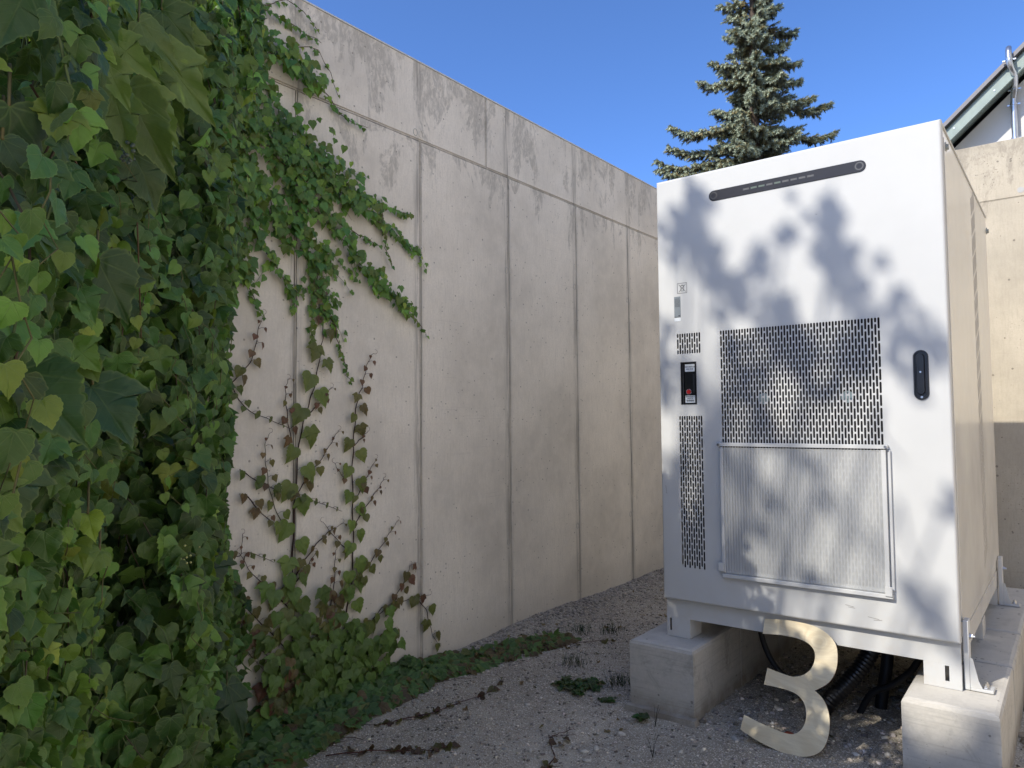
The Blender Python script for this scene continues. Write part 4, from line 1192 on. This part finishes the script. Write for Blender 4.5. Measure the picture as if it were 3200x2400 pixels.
for vi, (poly, vig) in enumerate(VINES):
    P = np.array(smoothpath(poly, 7)); _, L_ = along(P, 1)
    st.add([(.012 + .004 * math.sin(i * 1.1), a, b) for i, (a, b) in enumerate(P)], .0036 * vig + .0008, .0009, 5, (.045, .022, .022) if vig > .4 else (.10, .09, .05))
    t = .02 if P[0][1] < .6 else .05; side = 1
    runner = vi in (18, 19, 29, 30)
    while t < .985:
        c_, _ = along(P, t); zt = c_[1]; rem = (1 - t) * L_
        size = min(.068, .013 + .075 * min(1, rem / .62)) * random.uniform(.8, 1.15) * (.75 + .35 * vig)
        if zt < .55: size = max(size, random.uniform(.045, .07) * (.6 + .4 * vig))
        red = min(1, max(0, (.55 - rem) / .5)) * (.95 if zt > .35 else .5) + (.2 if zt > .95 else 0); red = min(1, red * random.uniform(.6, 1.3))
        gcol = np.array([.14, .21, .05]) * random.uniform(.8, 1.3); rcol = np.array([.14, .065, .05]) * random.uniform(.7, 1.3)
        if runner: gcol = np.array([.09, .15, .04]); red *= .3; size *= .7
        c = tuple(gcol * (1 - red) + rcol * red)
        side = -side
        q = (.02 + .016 * random.random(), c_[0] + side * (.010 + size * .28), c_[1] + size * .25)
        st.add([(.014, c_[0], c_[1]), (.02, (c_[0] + q[1]) / 2, (c_[1] + q[2]) / 2 + .004), q], .0009, .0008, 3, (.12, .05, .04))
        lv.add(q, np.array([.22, side * random.uniform(.1, .55), -.85]), np.array([.92, .05, .35]) + rn(.2), size, c, random.choice((0, 1, 1, 2)) if size > .035 else 3, .25, random.uniform(.1, .45), .03)
        t += max(.026, size * random.uniform(.65, .95)) / L_ * (1.3 if zt > .6 else .9) * (2.2 if vi in (21, 22) else 1)
    # curled tip
    e = P[-1]; d = nrm_(P[-1] - P[-3]); cur_ = [(.012, e[0] + .012 * math.sin(a_) * (1 if d[0] > -.2 else -1), e[1] + .012 * (1 - math.cos(a_)) * .9) for a_ in np.linspace(0, 3.6, 7)]
    if vig > .38 and not runner: st.add(cur_, .0010, .0006, 3, (.12, .035, .035))
# dense leafy foot of the vine
for j in range(260):
    u = random.random(); zt = .62 * (1 - math.sqrt(u)) ; yw = 2.12 + (.20 + .16 * zt) * random.gauss(0, .75)
    if abs(yw - 2.12) > .42: continue
    if zt > .30 and random.random() < .6: continue
    c = np.array([.115, .20, .045]) * random.uniform(.65, 1.3)
    lv.add((.03 + random.random() * (.05 + .16 * max(0, .35 - zt)), yw, zt + .03), np.array([.35, random.gauss(0, .4), -.8]), np.array([.85, 0, .55]) + rn(.25), random.uniform(.045, .072), tuple(c), random.choice((0, 1, 1)), .2, .3, .03)
for j in range(46):      # reddish old leaves left of the foot
    yw = random.uniform(1.66, 1.93); zt = max(.02, (yw - 1.62) * .8 + random.gauss(0, .035) - .03)
    c = np.array(random.choice(((.14, .06, .04), (.16, .11, .04), (.10, .11, .03)))) * random.uniform(.8, 1.2)
    lv.add((.04 + random.random() * .08, yw, zt), np.array([.3, random.gauss(0, .5), -.8]), np.array([.8, 0, .6]) + rn(.3), random.uniform(.04, .06), tuple(c), random.choice((0, 1)), .2, .3, .04)
st.build('stems', M['stem'], VN)['kind'] = 'stuff'
lv.build(VN, 300)

# ================================================================= ivy creeping along the ground
GI = empty('ground_ivy', (.2, 2.4, 0), 'low dark green ivy creeping along the gravel at the wall foot', 'ivy')
lv = Leaves(); st = Tubes()
for j in range(1500):
    y = 1.45 + 2.15 * random.random() ** 1.2
    edge = np.interp(y, [1.3, 1.65, 2.07, 2.55, 2.9, 3.2, 3.7], [.60, .42, .32, .24, .20, .18, .15]); lo_ = .0
    x = edge * random.random() ** .8
    if y > 2.75: x = .02 + .22 * random.random() + .25 * (y - 2.75)
    if y > 2.95 and random.random() < .45: continue
    hgt = (.09 - .07 * x / edge) * (1 if y < 2.7 else .55)
    z = gh(x, y) + .012 + max(0, hgt) * random.random()
    c = np.array([.072, .145, .038]) * random.uniform(.7, 1.5)
    if random.random() < .10: c = np.array([.12, .14, .035])
    if random.random() < .05 or (x > edge * .85 and random.random() < .35): c = np.array([.11, .075, .035]) * random.uniform(.7, 1.3)
    lv.add((x, y, z), np.array([.6 + random.gauss(0, .35), random.gauss(-.1, .55), -.30]), np.array([.45, -.1, .9]) + rn(.25), random.uniform(.038, .07), tuple(c), random.choice((0, 1, 0, 4)), .2, random.uniform(.0, .3), .04)
for q in range(26):
    y = random.uniform(1.5, 3.0); x = random.uniform(.02, .25); path = []
    for j in range(9): path.append((x, y, float(gh(x, y)) + .008 + .006 * random.random())); x += random.uniform(-.01, .045); y += random.uniform(.0, .06)
    st.add(path, .0022, .0012, 4, (.09, .05, .035))
st.build('stems', M['stem'], GI)['kind'] = 'stuff'; lv.build(GI, 300)
# long bare runners on the gravel
RUN = [([(.10, 2.95), (.20, 3.10), (.302, 3.25), (.45, 3.48), (.62, 3.72)], 'thin brown ivy runner reaching from the wall ivy towards the left concrete base', .5),
       ([(.413, 2.13), (.43, 2.197), (.496, 2.331), (.507, 2.478), (.523, 2.683), (.479, 2.825)], 'reddish dry runner lying on the gravel parallel to the wall', .7),
       ([(.45, 1.80), (.598, 1.963), (.661, 2.018), (.738, 2.083), (.789, 2.16)], 'dark dry runner on the gravel nearest the bottom edge', .8),
       ([(1.156, 2.25), (1.119, 2.36), (1.035, 2.456), (1.029, 2.502), (1.056, 2.6)], 'crooked dead twig lying alone in the middle of the gravel', .3)]
for pts_, lab, ld in RUN:
    o = empty('dry_runner', (pts_[0][0], pts_[0][1], 0), lab, 'dry vine'); t_ = Tubes(); l_ = Leaves()
    P = np.array(smoothpath([(a, b) for a, b in pts_], 6)); 
    t_.add([(a + random.gauss(0, .004), b, float(gh(a, b)) + .006 + .004 * random.random()) for a, b in P], .0026, .0012, 5, (.085, .035, .030))
    for j in range(2, len(P) - 2, 5):
        a, b = P[j]; t_.add([(a, b, float(gh(a, b)) + .006), (a + random.uniform(-.05, .07), b + random.uniform(.01, .07), float(gh(a, b)) + .008)], .0013, .0008, 4, (.085, .04, .035))
    t_.build('stem', M['stem'], o)
    for j in range(int(26 * ld)):
        a, b = P[random.randrange(len(P))]; c = random.choice(((.09, .05, .03), (.07, .035, .025), (.11, .10, .035)))
        l_.add((a + random.gauss(0, .015), b + random.gauss(0, .015), float(gh(a, b)) + .01), np.array([random.gauss(0, 1), random.gauss(0, 1), -.1]), np.array([.2, 0, .9]) + rn(.4), random.uniform(.018, .045), c, random.choice((1, 3)), .5, .3, .08)
    l_.build(o, 60)

# ================================================================= gravel, pebbles, weeds
def stones(n, fx_, size, colf, sub=1, flat=.65):
    bm = bmesh.new(); bmesh.ops.create_icosphere(bm, subdivisions=sub, radius=1); bv = np.array([v.co[:] for v in bm.verts]); bf = np.array([[v.index for v in f.verts] for f in bm.faces]); bm.free()
    xy = fx_(n); n = len(xy); s = size(n)
    V = bv[None] * (1 + rng.normal(0, .14, (n, len(bv), 1))); sc_ = np.stack([s * rng.uniform(.8, 1.5, n), s * rng.uniform(.7, 1.1, n), s * flat * rng.uniform(.7, 1.1, n)], -1)
    V = V * sc_[:, None]; a = rng.uniform(0, 6.28, n); ca, sa = np.cos(a)[:, None], np.sin(a)[:, None]
    V = np.stack([V[..., 0] * ca - V[..., 1] * sa, V[..., 0] * sa + V[..., 1] * ca, V[..., 2]], -1)
    z = gh(xy[:, 0], xy[:, 1]) + s * flat * .25
    V = V + np.stack([xy[:, 0], xy[:, 1], z], -1)[:, None]
    C = np.repeat(colf(n)[:, None], len(bv), 1)
    return V.reshape(-1, 3), (bf[None] + (np.arange(n) * len(bv))[:, None, None]).reshape(-1, 3), C.reshape(-1, 4)
def inblock(x, y): return ((x > 1.11) & (x < 1.445) & (y > 2.94)) | ((x > 2.22) & (x < 2.54) & (y > 2.9))
def field(n):
    x = rng.uniform(.02, 2.9, n); y = rng.uniform(1.2, 6.05, n); k_ = ~inblock(x, y); return np.stack([x, y], -1)[k_]
def cols(n):
    b = rng.uniform(.10, .52, n) ** 1.0; w = rng.random(n); b = np.where(w > .90, rng.uniform(.65, .88, n), b)
    return np.stack([b * rng.uniform(1.0, 1.1, n), b * rng.uniform(.90, .97, n), b * rng.uniform(.72, .86, n), np.ones(n)], -1)
sets = [stones(24000, field, lambda n: rng.uniform(.0016, .0048, n), cols, 1), stones(5200, field, lambda n: rng.uniform(.004, .0085, n), cols, 1)]
def foot_(n):
    y = rng.uniform(2.7, 6.0, n); x = np.abs(rng.normal(0, .13, n)) + .012; return np.stack([x, y], -1)
def colw(n):
    b = rng.uniform(.18, .5, n); return np.stack([b * 1.05, b * .97, b * .85, np.ones(n)], -1)
sets.append(stones(2600, foot_, lambda n: rng.uniform(.004, .011, n), colw, 1))
sets.append(stones(500, lambda n: np.stack([rng.uniform(1.42, 2.24, n), rng.uniform(2.95, 4.2, n)], -1), lambda n: rng.uniform(.004, .015, n), cols, 1))
b = 0; VV, FF, CC = [], [], []
for v, f_, c in sets: VV.append(v); FF.append(f_ + b); CC.append(c); b += len(v)
tag(pydata('gravel', np.concatenate(VV), np.concatenate(FF), M['stone'], None, True, {'tint': np.concatenate(CC)}), 'fine grey gravel scattered over the ground between wall and cabinet', 'gravel', kind='stuff')
v, f_, c = stones(900, lambda n: np.stack([rng.uniform(2.54, 3.6, n), rng.uniform(1.9, 6.0, n)], -1), lambda n: rng.uniform(.010, .028, n), lambda n: colw(n) * np.array([1.0, .88, .72, 1]), 2, .55)
tag(pydata('coarse_gravel', v, f_, M['stone'], None, True, {'tint': c}), 'coarse brown pebbles right of the long concrete base', 'gravel', kind='stuff')
PB = [(.76, 2.319), (1.212, 2.523), (.913, 2.276), (.94, 2.289), (1.022, 2.342), (1.189, 2.474), (1.212, 2.725), (1.398, 2.459), (.937, 2.602), (.806, 2.344), (1.235, 2.417), (.749, 2.688), (1.132, 2.666), (1.498, 2.682), (.717, 2.252), (1.62, 2.93), (1.70, 3.15), (1.58, 3.2), (2.05, 3.05)]
for i, (x, y) in enumerate(PB):
    s_ = random.uniform(.008, .013) * (1.3 if i in (1, 6, 15) else 1); b = random.uniform(.42, .62)
    v, f_, c = stones(1, lambda n: np.array([[x, y]]), lambda n: np.array([s_]), lambda n: np.array([[b, b * .95, b * .84, 1]]), 2)
    tag(pydata('pebble', v, f_, M['stone'], None, True, {'tint': c}), 'small pale rounded pebble lying loose on the gravel', 'pebble', 'pale pebbles on the gravel')
def shard(x, y, s_, c, lab, cat):
    v, f_, cc = stones(1, lambda n: np.array([[x, y]]), lambda n: np.array([s_]), lambda n: np.array([[*c, 1]]), 2, .6)
    tag(pydata('brick_shard', v, f_, M['stone'], None, True, {'tint': cc}), lab, cat)
shard(1.80, 3.03, .034, (.48, .10, .05), 'orange red brick piece lying behind the lower bowl of the wooden 3', 'brick piece')
shard(.16, 5.35, .03, (.42, .20, .13), 'pinkish brick piece at the wall foot beside the cabinet', 'brick piece')
shard(.62, 4.6, .014, (.40, .22, .15), 'tiny terracotta crumb on the far gravel', 'brick piece')

ll = Leaves()
for j in range(150):
    x, y = random.uniform(.1, 2.6), random.uniform(1.6, 5.2)
    if 1.1 < x < 1.46 and y > 2.9 or x > 2.2 and y > 2.88: continue
    ll.add((x, y, float(gh(x, y)) + .006), np.array([random.gauss(0, 1), random.gauss(0, 1), .05]), np.array([0, 0, 1]) + rn(.35), random.uniform(.010, .028), random.choice(((.16, .10, .05), (.10, .06, .035), (.22, .16, .08), (.09, .075, .05))), random.choice((1, 3, 4)), .5, .3, .1)
ll.build(None, 0, mass='leaf_litter'); tag(bpy.data.objects['leaf_litter'], 'small dry brown leaf scraps strewn over the gravel', 'leaf litter', kind='stuff')
WD = [(.36, 3.75, 'grass', 'low grass tuft on the far gravel near the wall'), (.50, 3.86, 'grass', 'thin grass tuft behind the ivy runner'), (.76, 3.0, 'rosette', 'flat leafy weed on the gravel left of the left base block'), (.84, 3.07, 'rosette', 'flat dark leafy weed between rosette and base block'),
      (.95, 3.16, 'grass', 'grass tuft against the left concrete base block'), (1.04, 3.18, 'grass', 'second grass tuft tight against the left face of the base block'), (.863, 2.93, 'rosette', 'small round leaved weed just in front of the leafy weeds'), (1.003, 2.955, 'rosette', 'tiny weed in front of the base block, left of its corner'), (1.236, 2.872, 'fern', 'ragged green weed at the front foot of the left base block'),
      (1.30, 2.86, 'stalk', 'thin dead stalk standing in front of the left base block'), (1.42, 2.60, 'stalk', 'sparse grass stalk on the gravel in front of the base block'), (1.44, 2.25, 'sprout', 'leafy green seedling at the bottom edge below the wooden 3'), (.62, 3.25, 'grass', 'sparse blades beside the end of the wall ivy')]
for x, y, kd, lab in WD:
    o = empty('weed', (x, y, float(gh(x, y))), lab, 'weed'); l_ = Leaves(); t_ = Tubes(); z0_ = float(gh(x, y))
    if kd == 'grass':
        for j in range(60):
            a = random.uniform(0, 6.28); h_ = random.uniform(.03, .075); bx_, by_ = x + random.gauss(0, .035), y + random.gauss(0, .035); r2_ = random.uniform(.01, .05)
            t_.add([(bx_, by_, z0_), (bx_ + r2_ * .4 * math.cos(a), by_ + r2_ * .4 * math.sin(a), z0_ + h_ * .7), (bx_ + r2_ * math.cos(a), by_ + r2_ * math.sin(a), z0_ + h_ * .8)], .0011, .0004, 3, (.04 * random.uniform(.7, 1.5), .075 * random.uniform(.7, 1.4), .025))
        t_.build('blades', M['stem'], o)['kind'] = 'stuff'
    elif kd in ('rosette', 'fern'):
        n_ = 26 if y > 2.98 else 9
        for j in range(n_):
            a = random.uniform(0, 6.28); rr_ = random.uniform(0, .05 if n_ > 10 else .015)
            l_.add((x + rr_ * math.cos(a), y + rr_ * math.sin(a), z0_ + .008 + random.random() * .012), np.array([math.cos(a), math.sin(a), .1 if kd == 'rosette' else .6]), np.array([0, 0, 1]) + rn(.2), random.uniform(.03, .055) * (.8 if n_ < 10 else 1), (.035 * random.uniform(.8, 1.6), .085 * random.uniform(.8, 1.3), .032), 2 if kd == 'rosette' else 3, .3, .25, .08)
        l_.build(o, 60)
    elif kd == 'stalk':
        for j in range(4):
            a = random.uniform(0, 6.28); t_.add([(x, y, z0_), (x + .01 * math.cos(a), y + .01 * math.sin(a), z0_ + .05), (x + .025 * math.cos(a), y + .025 * math.sin(a), z0_ + .085)], .0013, .0006, 4, (.05, .045, .03))
        t_.build('stalk', M['stem'], o)
    else:
        t_.add([(x, y, z0_), (x + .003, y, z0_ + .035)], .0016, .001, 5, (.05, .08, .03)); t_.build('stalk', M['stem'], o)
        for j in range(7):
            a = j * 2.4; l_.add((x, y, z0_ + .012 + .004 * j), np.array([math.cos(a), math.sin(a), .5]), np.array([0, 0, 1]), .032, (.04, .09, .03), 2, .3, .2, .03)
        l_.build(o, 60)

# ================================================================= spruce behind the wall
SP = empty('spruce_tree', (-1.56, 12.65, 0), 'tall grey green spruce rising behind the concrete wall and the cabinet', 'tree')
tc = np.array([-1.56, 12.65]); ztop = 10.6
t_ = Tubes(); t_.add([(tc[0], tc[1], -.2), (tc[0] - .03, tc[1], 5), (tc[0], tc[1], 8), (tc[0] + .02, tc[1], ztop)], .16, .015, 8, (.07, .05, .04)); t_.build('trunk', M['bark'], SP)
right = np.array([Rv.x, Rv.y]); right /= np.linalg.norm(right); dep = np.array([-right[1], right[0]])
BR = [(-2.02, 8.65), (-1.96, 8.34), (-1.79, 7.87), (-2.19, 7.54), (-2.36, 7.22), (-2.2, 6.66), (-2.81, 6.36), (-2.79, 6.13), (-2.98, 5.87), (-2.97, 5.68), (-1.23, 8.5), (-.89, 8.22), (-1.11, 7.88), (-.93, 7.57), (-.94, 7.22), (-.75, 6.91), (-.49, 6.82), (-.93, 6.42), (-.48, 6.27), (-.55, 5.9)]
limbs = Tubes(); NV, NF, NC = [], [], []; nb = 0
def tuft(p, d, ln, colr):
    global nb
    "a needle spray: short blades standing all round a twig"
    d = nrm_(d); a = nrm_(np.cross(d, [.2, .3, .9])); c = np.cross(d, a)
    for j in range(12):
        t = 2 * math.pi * (j * .382 + random.random() * .2); o = p + d * ln * (j / 12) * .8
        q = math.cos(t) * a + math.sin(t) * c; e = o + (q * .8 + d * .75) * random.uniform(.035, .058); w_ = np.cross(q, d) * .0095
        NV.extend([o + w_, o - w_, e]); NF.append((nb, nb + 1, nb + 2)); nb += 3; cc = (*(np.array(colr) * random.uniform(.75, 1.25)), 1); NC.extend([cc] * 3)
def branch(p0, p1, lift):
    p0, p1 = np.array(p0), np.array(p1); L_ = np.linalg.norm(p1 - p0); pth = smoothpath([p0, p0 + (p1 - p0) * .35 + np.array([0, 0, -.04 * L_]), p0 + (p1 - p0) * .7 + np.array([0, 0, -.10 * L_]), p1], 6)
    limbs.add(pth, .018 * min(1, L_), .004, 5, (.08, .06, .045)); d0 = nrm_(p1 - p0); sd = nrm_(np.cross(d0, [0, 0, 1]))
    n_ = int(L_ / .030)
    for i in range(n_):
        f = .14 + .86 * (i + random.random()) / n_; p = pth[min(len(pth) - 1, int(f * (len(pth) - 1)))] + rn(.012)
        for s in (-1, 1):
            tl = (.10 + .24 * (1 - f) * min(1.2, L_)) * random.uniform(.6, 1.25); dd = nrm_(sd * s * random.uniform(.5, 1) + d0 * .8 + np.array([0, 0, random.uniform(-.55, .25)]))
            m_ = max(1, int(tl / .042)); colr = np.array([.31, .30, .165]) * random.uniform(.75, 1.25) if random.random() < .66 else np.array([.40, .34, .17])
            for j in range(m_): tuft(p + dd * .042 * j + rn(.006), dd + np.array([0, 0, -.06 * j]), .06, colr if j < m_ - 1 else np.array([.33, .37, .25]) * random.uniform(.9, 1.2))
        if random.random() < .6: tuft(p, d0 + np.array([0, 0, .8]), .05, np.array([.27, .28, .17])); 
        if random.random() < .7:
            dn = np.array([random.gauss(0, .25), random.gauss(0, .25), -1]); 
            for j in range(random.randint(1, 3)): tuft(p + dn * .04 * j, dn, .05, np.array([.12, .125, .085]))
for x, z in BR:
    off = (x - tc[0]) / right[0]; end = tc + right * off + dep * random.uniform(-.25, .1)
    branch((tc[0], tc[1], z + random.uniform(-.05, .12) * abs(off)), (end[0], end[1], z), .1)
for j in range(230):
    z = 4.0 + (ztop - 4.1) * random.random() ** 1.25; env = .10 + .19 * (ztop - z) * random.uniform(.45, .85); a = random.uniform(0, 6.28)
    branch((tc[0], tc[1], z), (tc[0] + env * math.cos(a), tc[1] + env * math.sin(a), z - .06 * env + random.uniform(-.05, .1)), .1)
limbs.build('limbs', M['bark'], SP)['kind'] = 'stuff'
pydata('crown', np.array(NV), NF, M['needle'], SP, False, {'tint': np.array(NC)})['kind'] = 'stuff'

# ================================================================= broad-leaved tree behind the viewpoint: it shades the yard and dapples the cabinet
TREE = empty('plane_tree', (-1.9, -4.9, 0), 'large leafy plane tree beside the wall behind the viewpoint', 'tree')
t_ = Tubes(); trunk = [(-1.9, -4.9, -.2), (-1.85, -4.85, 2.2), (-1.6, -4.6, 4.0), (-1.4, -4.6, 6.0), (-1.5, -5.2, 8.6)]
t_.add(smoothpath(trunk, 5), .24, .07, 9, (.1, .08, .06)); t_.build('trunk', M['bark'], TREE)
sd_ = -np.array(SUN); lm = Tubes(); lv = Leaves()
BLOBS = [(1.41, 2.35, 1.47, 2.25, 0.045),
 (1.37, 2.25, 1.31, 1.9, 0.072),
 (1.47, 2.19, 1.42, 2.01, 0.058),
 (1.49, 2.08, 1.55, 1.7, 0.062),
 (1.61, 1.86, 1.61, 1.74, 0.029),
 (1.71, 1.81, 1.86, 1.64, 0.087),
 (1.72, 1.97, 1.75, 1.88, 0.052),
 (2.02, 2.17, 2.05, 2.07, 0.052),
 (1.96, 2.05, 2.1, 1.84, 0.087),
 (1.84, 2.11, 1.83, 2.03, 0.025),
 (2.05, 1.81, 2.13, 1.69, 0.058),
 (2.23, 1.79, 2.31, 1.5, 0.045),
 (2.21, 1.65, 2.26, 1.38, 0.029),
 (2.35, 1.65, 2.39, 1.46, 0.025),
 (1.26, 1.73, 1.3, 1.3, 0.052),
 (1.41, 1.55, 1.41, 1.34, 0.037),
 (1.82, 1.58, 1.96, 1.39, 0.066),
 (2.06, 1.55, 2.1, 1.47, 0.052),
 (2.17, 1.35, 2.24, 1.12, 0.033),
 (2.37, 0.99, 2.38, 0.98, 0.052),
 (1.69, 1.04, 1.8, 0.86, 0.058),
 (1.95, 0.96, 2.08, 0.75, 0.037),
 (2.22, 0.98, 2.3, 0.69, 0.041),
 (2.23, 0.68, 2.3, 0.56, 0.041),
 (1.29, 1.09, 1.28, 0.5, 0.07),
 (1.52, 0.63, 1.68, 0.54, 0.041),
 (1.89, 0.64, 2.03, 0.57, 0.041),
 (1.4, 0.78, 1.44, 0.58, 0.033),
 (2.3, 0.61, 2.38, 0.5, 0.045),
 (1.62, 1.4, 1.74, 1.24, 0.041),
 (1.59, 1.62, 1.62, 1.5, 0.041),
 (2.13, 1.29, 2.16, 1.18, 0.025),
 (1.81, 1.14, 1.92, 1.09, 0.029),
 (1.61, 0.86, 1.65, 0.71, 0.037)]
# gaps in the crown where the sun comes through
WIN = [(1.55,3.08,.69,.11),(1.69,3.08,.60,.06),(1.72,3.08,.52,.05),(2.0,3.08,.59,.07),(2.28,3.08,.80,.08),(2.17,3.08,.90,.06),(1.28,3.08,1.27,.05),(1.29,3.08,1.93,.05),(1.61,3.08,.67,.06),(1.86,3.08,1.33,.05),(1.58,3.08,1.18,.08),(1.76,3.08,1.09,.06),(2.25,3.08,1.08,.12),(2.2,3.08,1.24,.07),(2.3,3.08,1.24,.09),(2.03,3.08,.99,.06),(1.63,3.08,.94,.07),(1.83,3.08,.83,.07),(2.0,3.08,.78,.07),
       (1.89,3.0,.35,.07),(1.80,3.05,.44,.05),(1.90,2.97,.20,.03),(2.36,2.97,.31,.09),(2.44,3.1,.31,.05),(2.05,3.27,.0,.05),(2.0,3.2,.0,.03),(2.35,3.10,.34,.05)]
WQ = np.array([w_[:3] for w_ in WIN]); WR = np.array([w_[3] for w_ in WIN]); SN = np.array(SUN)
def open_sky(p, s_):
    d = WQ - p; t = d @ SN; perp = np.linalg.norm(d - t[:, None] * SN, axis=1); return not bool((perp < WR + s_ * .35).any())
_add = lv.add
def add_open(p, *a, **k_):
    if open_sky(np.asarray(p, float), a[2]): _add(p, *a, **k_)
lv.add = add_open
def twig_to(p):
    q = np.array(trunk[random.choice((2, 3, 4))]); lm.add(smoothpath([q, (q * .55 + p * .45) + np.array([0, 0, .15]), p], 5), .022, .006, 4, (.1, .08, .06))
for (xa, za, xb, zb, r) in BLOBS:
    dist_ = random.uniform(6.5, 9.0)
    A_ = np.array([xa, 3.081, za]) + sd_ * dist_; B_ = np.array([xb, 3.081, zb]) + sd_ * (dist_ + .2)
    twig_to((A_ + B_) / 2 if random.random() < .5 else A_); lm.add(smoothpath([A_, (A_ + B_) / 2 + rn(.02), B_], 4), .010, .004, 4, (.1, .08, .06))
    L_ = np.linalg.norm(B_ - A_); area = (L_ + 2 * r) * 2 * r; s_ = .055; n_ = int(area / (s_ * s_ * .62) * (1.25 if za > 1.5 else 1.05)) + 1
    for j in range(n_):
        p = A_ + (B_ - A_) * random.random() + rn(r * .5)
        lv.add(p, rn(1), sd_ + rn(.45), s_ * random.uniform(.7, 1.2), (.07, .12, .03), 4, .1, .1, .02)
# dense crown over the yard in front of the cabinet
def shade(n, fx_, dmin, dmax, s_=.15):
    for j in range(n):
        p = fx_() + sd_ * random.uniform(dmin, dmax)
        lv.add(p, rn(1), sd_ + rn(.5), s_ * random.uniform(.75, 1.2), (.07, .12, .03), 4, .1, .1, .02)
shade(1900, lambda: np.array([random.uniform(.2, 2.75), random.uniform(1.35, 2.84), 0.0]), 8.5, 11.5)
def overivy():
    while True:
        x, y, z = random.uniform(-.6, 1.8), random.uniform(-.4, 1.2), random.uniform(.5, 3.2); f = 3.08 - y
        if not (x + .364 * f > 1.0 and .2 < z - .884 * f < 2.7): return np.array([x, y, z])
shade(330, overivy, 7.5, 10)
shade(120, lambda: np.array([random.uniform(1.12, 1.5), 2.95, random.uniform(.0, .45)]), 8.5, 10, .1)
shade(40, lambda: np.array([random.uniform(2.25, 2.53), 2.92, random.uniform(.0, .22)]), 8.5, 10, .09)
for j in range(18): twig_to(np.array([random.uniform(.2, 2.6), random.uniform(1.4, 2.8), 0.0]) + sd_ * random.uniform(8.5, 11))
lm.build('limbs', M['bark'], TREE)['kind'] = 'stuff'; lv.build(TREE, 0, mass='crown')
